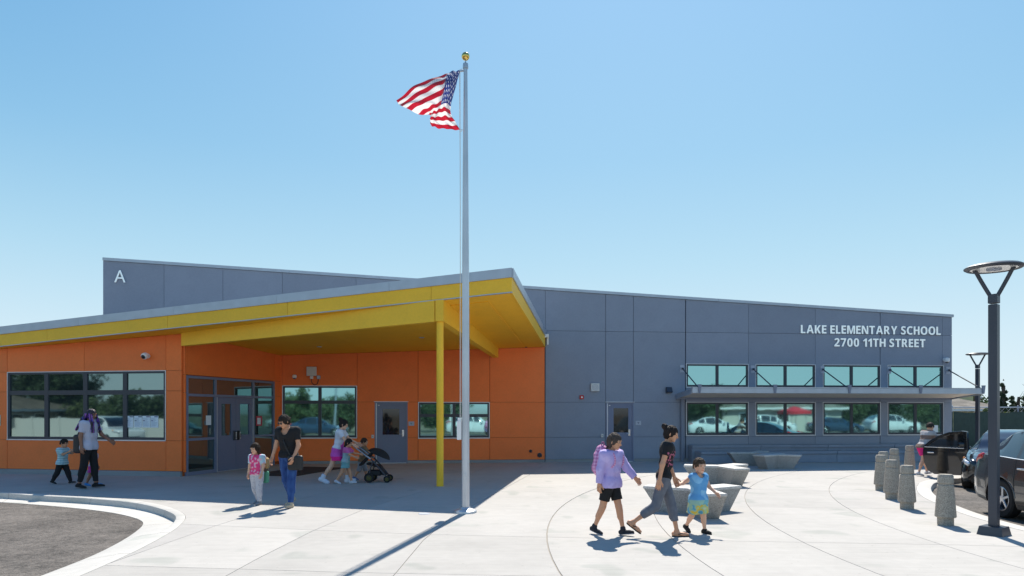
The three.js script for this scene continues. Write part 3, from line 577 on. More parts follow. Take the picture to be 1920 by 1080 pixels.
// ---- concrete star benches
function starBench(x, d, turn, label, L = .9, W = .21) {
  const o = thing('concrete_bench', label, 'bench', [x, 0, -d], turn, 'three armed concrete benches on the plaza');
  const ring = (l, w, y) => { const c = w / Math.sin(Math.PI / 3), pts = []; for (let k = 0; k < 3; k++) { const a = Math.PI / 2 + k * 2 * Math.PI / 3, u = [Math.cos(a), Math.sin(a)], n = [-u[1], u[0]], b = a - Math.PI / 3; pts.push([c * Math.cos(b), y, c * Math.sin(b)], [u[0] * l - n[0] * w, y, u[1] * l - n[1] * w], [u[0] * l + n[0] * w, y, u[1] * l + n[1] * w]); } return pts; };
  const loft = (rings) => {
    const pos = [], tri = (a, b, c) => pos.push(...a, ...b, ...c), n = 9;
    for (let k = 0; k < rings.length - 1; k++) for (let i = 0; i < n; i++) { const j = (i + 1) % n, A = rings[k], B = rings[k + 1]; tri(A[i], B[i], B[j]); tri(A[i], B[j], A[j]); }
    const cap = (R, up) => { const y = R[0][1], c = [0, y, 0]; for (let i = 0; i < n; i++) { const j = (i + 1) % n; up ? tri(c, R[j], R[i]) : tri(c, R[i], R[j]); } };
    cap(rings[0], false); cap(rings[rings.length - 1], true);
    const g = new THREE.BufferGeometry(); g.setAttribute('position', new THREE.Float32BufferAttribute(pos, 3)); g.computeVertexNormals(); return uvm(g, 1, x, d);
  };
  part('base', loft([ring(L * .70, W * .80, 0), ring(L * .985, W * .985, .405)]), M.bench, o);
  part('top', loft([ring(L * .995, W * .995, .405), ring(L, W, .412), ring(L, W, .443), ring(L * .992, W * .97, .45)]), M.benchTopSunlit, o);
}
starBench(3.30, 12.15, 0.04, 'large star shaped concrete bench nearest the camera, behind the walking woman', .93, .205);
starBench(5.28, 17.15, 0.22, 'star shaped concrete bench in the middle, behind the first bench', .93, .205);
starBench(8.36, 21.75, Math.PI / 3 + .06, 'sunlit star shaped concrete bench farthest to the right', .80, .215);
starBench(8.2, 22.85, .5, 'star shaped concrete bench in the building shadow, farthest back', .95, .205);

// ---- bollards
{
  const mk = () => {
    const o = thing('concrete_bollard', '', 'bollard', [0, 0, 0], 0, 'concrete bollards along the kerb');
    const sq = (r, y) => [r, y];
    part('base', uvm(lathe([[0, -.02], [.116, -.02], [.116, .128], [0, .128]], 24)), M.agg, o);
    part('shaft', uvm(lathe([[0, .128], [.142, .128], [.152, .142], [.116, .63], [.106, .642], [.100, .655], [0, .655]].map((p) => sq(...p)), 28)), M.agg, o);
    part('cap', uvm(lathe([[0, .655], [.098, .655], [.113, .672], [.112, .775], [.095, .806], [0, .81]], 28)), M.agg, o);
    return o;
  };
  const first = mk();
  [[6.89, 10.85, 'concrete bollard nearest the camera, beside the lamp post'], [7.33, 12.67, 'second nearest concrete bollard along the kerb'], [7.84, 14.1, 'third concrete bollard from the camera along the kerb'], [8.47, 15.67, 'fourth bollard from the camera, leftmost of the row'], [9.25, 17.0, 'fifth concrete bollard, mostly hidden behind the fourth'], [10.25, 18.3, 'sixth concrete bollard, between the hidden one and the last'], [11.65, 20.0, 'last concrete bollard, farthest from the camera by the seat wall']].forEach(([x, d, l], i) => {
    const o = i ? first.clone() : first; if (i) { o.name = numbered('concrete_bollard'); scene.add(o); }
    o.position.set(x, 0, -d); o.rotation.y = i * 1.3; o.userData = { ...first.userData, label: l };
  });
}
// ---- lamp posts
function lampPost(x, d, turn, label) {
  const o = thing('lamp_post', label, 'lamp post', [x, 0, -d], turn, 'dark lamp posts with disc heads');
  const p = part('plinth', new THREE.CylinderGeometry(.20, .235, .125, 4).rotateY(Math.PI / 4).translate(0, .0625, 0), M.darkMetal, o); p.geometry = toCreasedNormals(p.geometry, .3);
  part('post', uvm(rbox(-.058, .12, -.058, .058, 3.37, .058, .01)), M.darkMetal, o);
  part('collar', uvm(rbox(-.061, 3.385, -.061, .061, 3.52, .061, .01)), M.darkMetal, o);
  for (const s of [-1, 1]) part('arm', tube([V(s * .045, 3.50, 0), V(s * .085, 3.58, 0), V(s * .17, 3.76, 0), V(s * .215, 3.86, 0), V(s * .24, 3.90, 0)], .028, 20, 10).rotateY(-.61 - turn), M.darkMetal, o);
  const h = part('lamp_head', lathe([[.30, 3.885], [.345, 3.885], [.375, 3.905], [.375, 3.918], [.33, 3.945], [.15, 3.965], [0, 3.968], [0, 3.93], [.30, 3.90], [.30, 3.885]], 48), M.darkMetal, o);
  part('diffuser', lathe([[0, 3.892], [.298, 3.892], [.298, 3.90], [0, 3.90]], 40), M.lens, h);
  part('led_tray', merge([rbox(-.12, 3.878, -.05, .12, 3.895, .05, .006), rbox(-.04, 3.87, -.09, .04, 3.893, .09, .006)]), M.plate, h);
}
lampPost(7.06, 10.0, .62, 'dark grey lamp post with a disc head in the right foreground');
lampPost(17.05, 25.0, .5, 'distant dark lamp post beyond the awning end');

// ---- flagpole and flag
{
  const o = thing('flagpole', 'tall tapered silver flagpole with a gold ball in front of the canopy', 'flagpole', [-.83, 0, -12.2]);
  part('shaft', uvm(lathe([[0, 0], [.069, 0], [.069, 2.6], [.062, 4.4], [.048, 6.4], [.034, 7.93], [0, 7.93]], 36)), M.pole, o);
  part('base_collar', lathe([[.078, .10], [.085, .098], [.10, .075], [.17, .055], [.20, .035], [.205, 0], [0, 0]], 40), M.pole, o);
  part('truck', merge([lathe([[0, 7.93], [.046, 7.93], [.050, 7.96], [.045, 8.02], [.012, 8.04], [.012, 8.08], [0, 8.08]], 24), rod(V(0, 7.90, 0), V(-.10, 7.885, 0), .016)]), M.flashing, o);
  part('ball', new THREE.SphereGeometry(.072, 32, 24).translate(0, 8.15, 0), M.gold, o);
  part('halyard', merge([tube([V(-.098, 7.88, .03), V(-.092, 5, .03), V(-.094, 2.0, .03), V(-.095, 1.3, .03)], .0065, 12, 6), tube([V(-.108, 7.88, -.03), V(-.096, 5, -.03), V(-.094, 1.7, -.02)], .005, 12, 6)]), M.rope, o);
  part('cleat_box', merge([rbox(-.152, 1.30, -.05, -.07, 1.64, .05, .01), rbox(-.14, 1.63, -.04, -.074, 1.69, .04, .01)]), M.white, o);
  part('access_plate', rbox(-.03, .55, .068, .03, .70, .082, .004), M.pole, o);

  // the flag: hoisted at its two corners, the fly blown to the left and its lower half folded back
  const W = 512, H = 270, cv = document.createElement('canvas'); cv.width = W; cv.height = H; const c = cv.getContext('2d');
  for (let i = 0; i < 13; i++) { c.fillStyle = i % 2 ? '#e9e6e4' : '#b5122b'; c.fillRect(0, i * H / 13, W, H / 13 + 1); }
  c.fillStyle = '#1d2f7d'; c.fillRect(0, 0, W * .4, H * 7 / 13); c.fillStyle = '#f4f4f4';
  for (let r = 0; r < 9; r++) for (let q = 0; q < (r % 2 ? 5 : 6); q++) { const x = W * .4 * ((r % 2 ? 1 : .5) + q) / 6, y = H * 7 / 13 * (r + .75) / 9.5; c.beginPath(); for (let k = 0; k < 10; k++) { const a = -Math.PI / 2 + k * Math.PI / 5, e = k % 2 ? 3.6 : 8.8; c.lineTo(x + e * Math.cos(a), y + e * Math.sin(a)); } c.fill(); }
  const t = new THREE.CanvasTexture(cv); t.colorSpace = THREE.SRGBColorSpace; t.flipY = true; t.needsUpdate = true;
  const cloth = new THREE.MeshPhysicalMaterial({ map: t, roughness: 1, transmission: .45, thickness: 0, side: THREE.DoubleSide });
  const K = [   // control net in metres from the pole top, rows from top edge to bottom edge, columns from hoist to fly: [x, y, z]
    [[-.10, -.04, 0], [-.22, -.06, .03], [-.41, -.12, .02], [-.84, -.29, .04], [-1.24, -.57, -.02]],
    [[-.135, -.22, .07], [-.235, -.235, .21], [-.41, -.30, .17], [-.80, -.45, .10], [-1.17, -.66, .03]],
    [[-.185, -.45, .12], [-.27, -.46, .32], [-.42, -.52, .24], [-.75, -.63, .14], [-1.03, -.73, .04]],
    [[-.245, -.68, .13], [-.34, -.71, .31], [-.46, -.74, .20], [-.60, -.77, .13], [-.80, -.81, .00]],
    [[-.255, -.84, .09], [-.35, -.85, .25], [-.48, -.845, .16], [-.58, -.835, .10], [-.64, -.825, -.03]],
    [[-.19, -.95, .03], [-.34, -.97, .14], [-.52, -.965, .12], [-.625, -.925, .05], [-.62, -.88, -.08]],
    [[-.10, -1.10, 0], [-.30, -1.10, .05], [-.50, -1.085, .06], [-.625, -1.0, .02], [-.61, -.92, -.10]],
  ].map((r) => r.map((p) => V(...p)));
  const nu = 90, nv = 64, pos = [], uv = [], idx = [];
  const rows = K.map((r) => new THREE.CatmullRomCurve3(r));
  for (let i = 0; i <= nu; i++) {
    const col = new THREE.CatmullRomCurve3(rows.map((r) => r.getPoint(i / nu)));
    for (let j = 0; j <= nv; j++) {
      const p = col.getPoint(j / nv), u = i / nu, v = j / nv;
      p.z += .020 * Math.sin(v * 17 + u * 9) * u + .012 * Math.sin(u * 26 - v * 6) + .008 * Math.sin(v * 40 + u * 31);
      p.y += .006 * Math.sin(u * 33 + v * 8);
      pos.push(p.x, p.y, p.z); uv.push(u, 1 - v);
    }
  }
  for (let i = 0; i < nu; i++) for (let j = 0; j < nv; j++) { const a = i * (nv + 1) + j, b = a + nv + 1; idx.push(a, a + 1, b, b, a + 1, b + 1); }
  const g = new THREE.BufferGeometry(); g.setAttribute('position', new THREE.Float32BufferAttribute(pos, 3)); g.setAttribute('uv', new THREE.Float32BufferAttribute(uv, 2)); g.setIndex(idx); g.computeVertexNormals();
  const f = thing('flag', 'red white and blue striped flag with stars blowing at the top of the flagpole', 'flag', [-.83, 7.93, -12.2]);
  part('cloth', g, cloth, f);
  part('snap_hook', merge([new THREE.TorusGeometry(.018, .006, 8, 16).translate(-.09, -.03, 0), rod(V(-.09, -.012, 0), V(-.05, -.005, 0), .006)]), M.chrome, f);
  part('snap_hook', merge([new THREE.TorusGeometry(.018, .006, 8, 16).translate(-.085, -1.10, 0), rod(V(-.07, -1.10, 0), V(-.04, -1.09, 0), .006)]), M.chrome, f);
}
{ const o = thing('door_mat', 'dark entrance mat on the paving before the double doors', 'door mat', [-6.55, .004, -20.6], 75.3 * Math.PI / 180); part('mat', uvm(rbox(-1.5, 0, .0, 1.5, .014, 1.5, .006, 1).translate(0, 0, -.6)), std([.045, .030, .026], .95, { bumpMap: clothBump, bumpScale: .003 }), o); }
{ const o = thing('paving_plate', 'small flat round metal cover in the paving beside the flagpole base', 'utility cover', [-1.55, .0, -12.05]); part('lid', lathe([[0, .006], [.10, .006], [.105, 0], [0, 0]], 28), M.plate, o); }

// ------------------------------------------------------------------ beyond the school: fence, house, trees
{
  const d = 31, x0 = 14, x1 = 38, o = thing('screened_fence', 'chain link fence with dark green privacy screen right of the school', 'fence', [x0, 0, -d]);
  const gs = []; for (let x = 0; x < x1 - x0; x += .3) for (let s of [-1, 1]) gs.push(rod(V(s > 0 ? x : x + .3, 1.70, .0), V(s > 0 ? x + .3 : x, 2.0, .0), .004, .004, 4));
  tag(part('chain_links', gs, M.flashing, o), null, null, null, 'stuff');
  part('top_rail', rod(V(0, 2.0, 0), V(x1 - x0, 2.0, 0), .025), M.flashing, o);
  for (let x = 0; x <= x1 - x0; x += 3) part('post', merge([rod(V(x, 0, -.03), V(x, 2.04, -.03), .035), new THREE.SphereGeometry(.04, 12, 8).translate(x, 2.05, -.03)]), x === 9 ? M.pipe : M.flashing, o);
  for (let x = 0; x < x1 - x0; x += 6) {
    const g = new THREE.PlaneGeometry(5.97, 1.74, 50, 16), p = g.attributes.position; for (let i = 0; i < p.count; i++) { const a = p.getX(i), b = p.getY(i); p.setZ(i, .03 * Math.sin(a * 2.1 + x) * (1 - Math.abs(b)) + .015 * n2(a * 2 + x, b * 2)); if (b > .8) p.setY(i, b - .05 * Math.pow(Math.sin((a + 3) * Math.PI / 1.5), 2)); }
    g.computeVertexNormals(); part('privacy_screen', uvm(g.translate(x + 3, .93, .05)), new THREE.MeshStandardMaterial({ color: lin(.052, .088, .078), roughness: .9, map: screenMap, side: THREE.DoubleSide }), o);
  }
}
function house(name, label, x, d, turn, w, dp, h, ridge, wallC, roofC, chim, grp) {
  const o = thing(name, label, 'house', [x, 0, -d], turn, grp), wm = std(wallC, .8, { map: panelMap }), rm = std(roofC, .9, { map: gravelMap });
  part('wall', uvm(box(-w / 2, -.2, -dp / 2, w / 2, h, dp / 2)), wm, o);
  const e = .5, X = w / 2 + e, Z = dp / 2 + e, rx = X - Z * .8, A = [-X, h, Z], B = [X, h, Z], C = [X, h, -Z], D = [-X, h, -Z], P = [-rx, ridge, 0], Q = [rx, ridge, 0], pos = [];
  for (const t of [[A, B, Q], [A, Q, P], [B, C, Q], [C, D, P], [C, P, Q], [D, A, P], [A, D, C], [A, C, B]]) pos.push(...t[0], ...t[1], ...t[2]);
  const g = new THREE.BufferGeometry(); g.setAttribute('position', new THREE.Float32BufferAttribute(pos, 3)); g.computeVertexNormals();
  const rf = part('roof', uvm(g), rm, o);
  if (chim) part('chimney', uvm(merge([box(chim - .4, h, -.4, chim + .4, ridge + .12, .4), box(chim - .46, ridge + .12, -.46, chim + .46, ridge + .24, .46)])), wm, rf);
  part('fascia', merge([box(-X, h - .16, Z - .04, X, h - .004, Z), box(-X, h - .16, -Z, X, h - .004, -Z + .04)]), M.white, o);
  for (let k = -1; k <= 1; k++) { const f = part('window', merge([box(k * w / 3.2 - .65, .75, dp / 2, k * w / 3.2 + .65, .85, dp / 2 + .07), box(k * w / 3.2 - .65, 1.6, dp / 2, k * w / 3.2 + .65, 1.7, dp / 2 + .07), box(k * w / 3.2 - .65, .85, dp / 2, k * w / 3.2 - .55, 1.6, dp / 2 + .07), box(k * w / 3.2 + .55, .85, dp / 2, k * w / 3.2 + .65, 1.6, dp / 2 + .07)]), M.white, o); part('pane', box(k * w / 3.2 - .55, .85, dp / 2, k * w / 3.2 + .55, 1.6, dp / 2 + .03), M.glassDoor, f); }
}
house('house', 'pale yellow house with a grey hipped roof and chimney beyond the green fence', 30.2, 52, -.06, 9.6, 7, 2.0, 3.1, [.62, .56, .30], [.26, .245, .235], 4.1);
// trees: tapered trunk, limbs, thousands of small leaves in clumps
const leafMat = [[.055, .095, .028], [.075, .115, .032], [.04, .075, .026], [.10, .125, .035]].map((c) => new THREE.MeshPhysicalMaterial({ color: lin(...c), roughness: .9, side: THREE.DoubleSide, transmission: .35, thickness: 0 }));
const bark = std([.16, .125, .095], .95, { map: barkMap });
function leaves(r, clumps, per, size, spread) {
  const pos = [];
  const a = V(), b = V(), q = new THREE.Quaternion(), e = new THREE.Euler();
  for (const [cx, cy, cz, cr] of clumps) for (let i = 0; i < per; i++) {
    const u = Math.acos(2 * r() - 1), t = r() * 2 * Math.PI, k = cr * Math.pow(r(), .45) * (1 + spread * (r() - .5));
    const p = V(cx + k * Math.sin(u) * Math.cos(t), cy + k * Math.cos(u) * .85, cz + k * Math.sin(u) * Math.sin(t)), s = size * (.6 + .8 * r());
    q.setFromEuler(e.set(r() * 6.3, r() * 6.3, r() * 6.3));
    const P = [[-.5, 0], [0, -.28], [.5, 0], [0, .28]].map(([x, y]) => V(x * s, y * s, Math.abs(x) * s * .15).applyQuaternion(q).add(p));
    for (const k2 of [0, 1, 2, 0, 2, 3]) pos.push(P[k2].x, P[k2].y, P[k2].z);
  }
  const g = new THREE.BufferGeometry(); g.setAttribute('position', new THREE.Float32BufferAttribute(pos, 3)); g.computeVertexNormals(); return g;
}
function tree(name, label, cat, x, d, h, rad, o = {}) {
  const r = rng(Math.round(x * 31 + d * 17 + h * 7)), t = thing(name, label, cat, [x, -.1, -d], r() * 6, o.group);
  const th = h * (o.trunk ?? .35), list = [], cl = [], nb = o.limbs ?? 9;
  list.push(tube([V(0, 0, 0), V(.05 * h * (r() - .5), th * .5, .05 * h * (r() - .5)), V(.06 * h * (r() - .5), th, .06 * h * (r() - .5)), V(0, h * .86, 0)], h * .018 + .03, 12, 8));
  for (let i = 0; i < nb; i++) {
    const a = i * 2.4 + r(), y0 = th * (.6 + .5 * r()), e = o.cone ? (1 - i / nb) : 1, len = rad * (.55 + .5 * r()) * (o.cone ? e : 1), y1 = o.cone ? th * .5 + (h - th * .5) * (i + .5) / nb : lerp(th, h * .92, r());
    const p1 = V(Math.cos(a) * len, y1, Math.sin(a) * len);
    list.push(rod(V(0, o.cone ? y1 - .1 : y0, 0), p1, h * .010 + .012, .012, 6));
    if (o.bare) for (let k = 0; k < 4; k++) { const m = p1.clone().multiplyScalar(.5 + .14 * k); m.y = lerp(y0, y1, .5 + .14 * k); list.push(rod(m, m.clone().add(V((r() - .5) * rad, r() * rad * .8, (r() - .5) * rad)), .02, .006, 5)); }
    const n = o.dense ?? 4;
    for (let k = 0; k < n; k++) { const f = .45 + .6 * k / n; cl.push([p1.x * f + (r() - .5) * rad * .35, lerp(y0, p1.y, f) + (r() - .3) * rad * .35, p1.z * f + (r() - .5) * rad * .35, rad * (.16 + .2 * r()) * (o.cone ? .5 + .6 * e : 1)]); }
  }
  part('trunk', uvm(merge(list)), bark, t);
  if (!o.bare) tag(part('crown', leaves(r, cl, o.per ?? 90, o.leaf ?? .22, .5), leafMat[o.tone ?? 0], t), null, null, null, 'stuff');
  return t;
}
tree('conifer_tree', 'slim tall conifer behind the fence, beside the near lamp post', 'tree', 34.2, 47.5, 4.3, .75, { trunk: .15, cone: true, limbs: 16, dense: 4, per: 70, leaf: .20, tone: 2 });
tree('shrub_tree', 'dark dense upright shrub behind the fence at the right edge', 'tree', 34.9, 47, 3.4, .62, { trunk: .2, limbs: 12, per: 90, leaf: .18, tone: 2 });
tree('bare_tree', 'leafless twiggy tree behind the fence at the right edge', 'tree', 36.1, 48, 3.7, 1.0, { bare: true, limbs: 9, trunk: .45 });
tree('shrub_tree', 'light green rounded shrub behind the fence between the two lamp posts', 'tree', 31.3, 46, 2.5, .9, { trunk: .3, limbs: 9, per: 90, leaf: .18, tone: 1 });
tree('shrub_tree', 'low yellow green bush on top of the fence line right of the house', 'tree', 29.0, 40, 2.05, .95, { trunk: .3, limbs: 9, per: 90, leaf: .15, tone: 3 });
{ const r = rng(91), cl = []; for (let i = 0; i < 70; i++) cl.push([-30 + i * .9 + r(), 1.2 + 1.6 * r(), 4 * (r() - .5), 1.2 + r()]); const h = part('far_trees', leaves(r, cl, 130, .5, .5).translate(62, 0, -84), leafMat[0]); tag(h, 'far row of green treetops on the skyline at the right', 'trees', null, 'stuff'); }
{
  const o = thing('utility_pole', 'distant wooden utility pole with crossarms beside the far lamp post', 'utility pole', [47.5, 0, -70], .3);
  part('pole', uvm(rod(V(0, 0, 0), V(0, 4.1, 0), .13, .1)), bark, o); for (const y of [3.1, 3.95]) { const c = part('crossarm', box(-.95, y - .06, -.06, .95, y + .06, .06), bark, o); part('insulator', merge([-.85, -.4, .4, .85].map((x) => rod(V(x, y + .05, 0), V(x, y + .28, 0), .05))), M.plate, c); }
}
// ------------------------------------------------------------------ cars
// keys along the length (x, front positive): sill height, belt (hood, shoulder) height, roof height, half widths at sill, belt, roof
const CARS = {
  sedan: { L: 4.6, wheels: [1.38, -1.38], wr: .325, keys: [
    [2.30, .42, .58, .60, .50, .52, .45], [2.26, .27, .70, .73, .68, .66, .55], [2.12, .22, .77, .80, .80, .74, .60], [1.75, .20, .84, .875, .87, .80, .62], [1.30, .20, .895, .935, .885, .83, .64], [.95, .20, .935, .985, .89, .845, .66],
    [.55, .20, .95, 1.25, .89, .86, .62], [.20, .20, .955, 1.40, .89, .865, .58], [-.25, .20, .96, 1.455, .89, .865, .57], [-.80, .20, .965, 1.435, .89, .86, .565], [-1.25, .20, .975, 1.33, .89, .85, .57], [-1.62, .21, .985, 1.13, .885, .83, .60], [-1.95, .23, .975, 1.02, .87, .80, .62], [-2.20, .27, .93, .965, .80, .73, .58], [-2.29, .38, .86, .875, .66, .62, .5], [-2.30, .50, .66, .68, .52, .5, .4]],
    glass: [[.50, .0], [-.06, -.78], [-.86, -1.42]], wind: [.93, .22], rear: [-1.02, -1.66] },
  suv: { L: 4.5, wheels: [1.34, -1.30], wr: .345, keys: [
    [2.25, 0.46, 0.66, 0.72, 0.52, 0.52, 0.45], [2.21, 0.3, 0.84, 0.87, 0.7, 0.66, 0.55], [2.06, 0.25, 0.92, 0.95, 0.82, 0.76, 0.6], [1.7, 0.24, 0.98, 1.015, 0.88, 0.81, 0.62], [1.28, 0.24, 1.025, 1.07, 0.895, 0.84, 0.64], [0.98, 0.24, 1.05, 1.1, 0.9, 0.855, 0.66],
    [0.58, 0.24, 1.06, 1.47, 0.9, 0.87, 0.64], [0.22, 0.24, 1.065, 1.63, 0.9, 0.875, 0.62], [-0.3, 0.24, 1.07, 1.695, 0.9, 0.875, 0.62], [-0.90, 0.24, 1.085, 1.67, 0.9, 0.87, 0.605], [-1.35, 0.24, 1.105, 1.585, 0.9, 0.86, 0.58], [-1.70, 0.25, 1.115, 1.42, 0.89, 0.84, 0.57], [-2.02, 0.29, 1.1, 1.20, 0.85, 0.8, 0.6], [-2.2, 0.32, 1.03, 1.08, 0.78, 0.74, 0.58], [-2.245, 0.42, 0.92, 0.94, 0.7, 0.66, 0.5], [-2.25, 0.54, 0.68, 0.74, 0.55, 0.52, 0.4]],
    glass: [[.55, .0], [-.06, -.88], [-.96, -1.62]], wind: [.97, .24], rear: [-1.38, -2.0] },
};
function carShell(K, doorGap) {
  const ks = K.keys, xs = [];
  const stops = [ks[0][0], ks[ks.length - 1][0]];
  for (let i = 0; i <= 84; i++) xs.push(lerp(stops[0], stops[1], i / 84));
  for (const g of [...K.glass.flat(), ...K.wind, ...K.rear, 2.28, 2.2, -2.2, -2.27]) if (g < stops[0] && g > stops[1]) xs.push(g);
  for (const w of K.wheels) for (let k = -9; k <= 9; k++) xs.push(w + (K.wr + .055) * Math.sin(k / 9 * Math.PI / 2));
  const X = [...new Set(xs.map((v) => Math.round(v * 1000) / 1000))].sort((a, b) => b - a);
  const at = (x) => {
    let i = 0; while (i < ks.length - 2 && ks[i + 1][0] > x) i++;
    const a = ks[i], b = ks[i + 1], p = ks[Math.max(0, i - 1)], n = ks[Math.min(ks.length - 1, i + 2)], t = clamp((a[0] - x) / (a[0] - b[0]), 0, 1);
    const h = (k) => { const m0 = (b[k] - p[k]) / 2 * .7, m1 = (n[k] - a[k]) / 2 * .7, t2 = t * t, t3 = t2 * t; return (2 * t3 - 3 * t2 + 1) * a[k] + (t3 - 2 * t2 + t) * m0 + (-2 * t3 + 3 * t2) * b[k] + (t3 - t2) * m1; };
    return [1, 2, 3, 4, 5, 6].map(h);
  };
  const section = (x) => {
    let [s, b, r, ws, wb, wr] = at(x); b = Math.min(b, r - .012);
    let arch = 0;
    for (const w of K.wheels) { const d = Math.abs(x - w), R = K.wr + .055; if (d < R) arch = Math.max(arch, K.wr + Math.sqrt(R * R - d * d)); }
    const low = Math.max(s, arch), f = (t) => Math.max(low + .012 * t, lerp(s, b, t));
    const hw = ws + .012;
    return [[0, low], [ws * .85, low], [hw - .03, low], [hw, Math.max(low + .006, s + .10)], [hw + .012, f(.52)], [lerp(hw, wb, .25) + .006, f(.70)], [lerp(hw, wb, .62), f(.90)], [wb, b], [wb - .022, b + .010], [lerp(wb - .022, wr + .03, .5), lerp(b + .01, r - .07, .5)], [wr + .03, Math.max(b + .011, r - .07)], [wr - .02, Math.max(b + .012, r - .022)], [wr * .6, r - .004], [0, r]];
  };
  const secs = X.map(section), n = secs[0].length, body = [], glass = [], panes = {};
  const inR = (x0, x1, R) => (x0 + x1) / 2 < R[0] && (x0 + x1) / 2 > R[1];
  for (let i = 0; i < X.length - 1; i++) for (let k = 0; k < n - 1; k++) for (const sd of [1, -1]) {
    const P = (q, j) => [X[q], secs[q][j][1], sd * secs[q][j][0]], a = P(i, k), b = P(i + 1, k), c = P(i + 1, k + 1), d = P(i, k + 1);
    let dst = body, w = -1;
    if (k === 8 || k === 9) { w = K.glass.findIndex((g) => inR(X[i], X[i + 1], g)); if (w >= 0) { const key = 's' + w + sd; dst = panes[key] ??= []; } }
    if (w < 0 && k >= 11 && inR(X[i], X[i + 1], K.wind)) dst = panes.w ??= [];
    if (w < 0 && k >= 11 && inR(X[i], X[i + 1], K.rear)) dst = panes.r ??= [];
    sd > 0 ? dst.push(...a, ...b, ...c, ...a, ...c, ...d) : dst.push(...a, ...c, ...b, ...a, ...d, ...c);
  }
  for (const e of [0, X.length - 1]) { const c = [X[e], (secs[e][0][1] + secs[e][n - 1][1]) / 2, 0]; for (let k = 0; k < n - 1; k++) for (const sd of [1, -1]) { const a = [X[e], secs[e][k][1], sd * secs[e][k][0]], b = [X[e], secs[e][k + 1][1], sd * secs[e][k + 1][0]]; (e === 0) === (sd > 0) ? body.push(...c, ...a, ...b) : body.push(...c, ...b, ...a); } }
  const mk = (l) => { const g = new THREE.BufferGeometry(); g.setAttribute('position', new THREE.Float32BufferAttribute(l, 3)); return uvm(toCreasedNormals(mergeVertices(g, 1e-4), .62)); };
  return { body: mk(body), panes: Object.entries(panes).map(([k, l]) => [k, mk(l)]), at, section };
}
const tyre = std([.016, .016, .017], .85), rimM = std([.55, .57, .60], .28, { metalness: .85 }), carGlass = phys([.012, .014, .016], .03, { ior: 1.9, clearcoat: 1, clearcoatRoughness: .02 });
const lampGlass = phys([.75, .77, .80], .08, { clearcoat: 1, metalness: .5 }), amber = phys([.75, .25, .03], .2, { clearcoat: 1 }), tail = phys([.42, .012, .012], .12, { clearcoat: 1 });
function wheelGeo(r) {
  const t = lathe([[r * .66, -.10], [r * .93, -.105], [r, -.075], [r, .075], [r * .93, .105], [r * .66, .10], [r * .64, .02], [r * .64, -.02], [r * .66, -.10]], 40).rotateX(Math.PI / 2), sp = [lathe([[r * .66, .085], [r * .60, .095], [r * .58, .06], [r * .58, -.05], [r * .66, -.06]], 40).rotateX(Math.PI / 2), lathe([[0, .078], [r * .14, .075], [r * .17, .05], [0, .04]], 20).rotateX(Math.PI / 2)];
  for (let k = 0; k < 5; k++) sp.push(new RoundedBoxGeometry(r * .15, r * .52, .03, 2, .012).translate(0, r * .36, .058).rotateZ(k * 2 * Math.PI / 5));
  return [t, merge(sp), new THREE.CylinderGeometry(r * .6, r * .6, .02, 30).rotateX(Math.PI / 2).translate(0, 0, .0)];
}
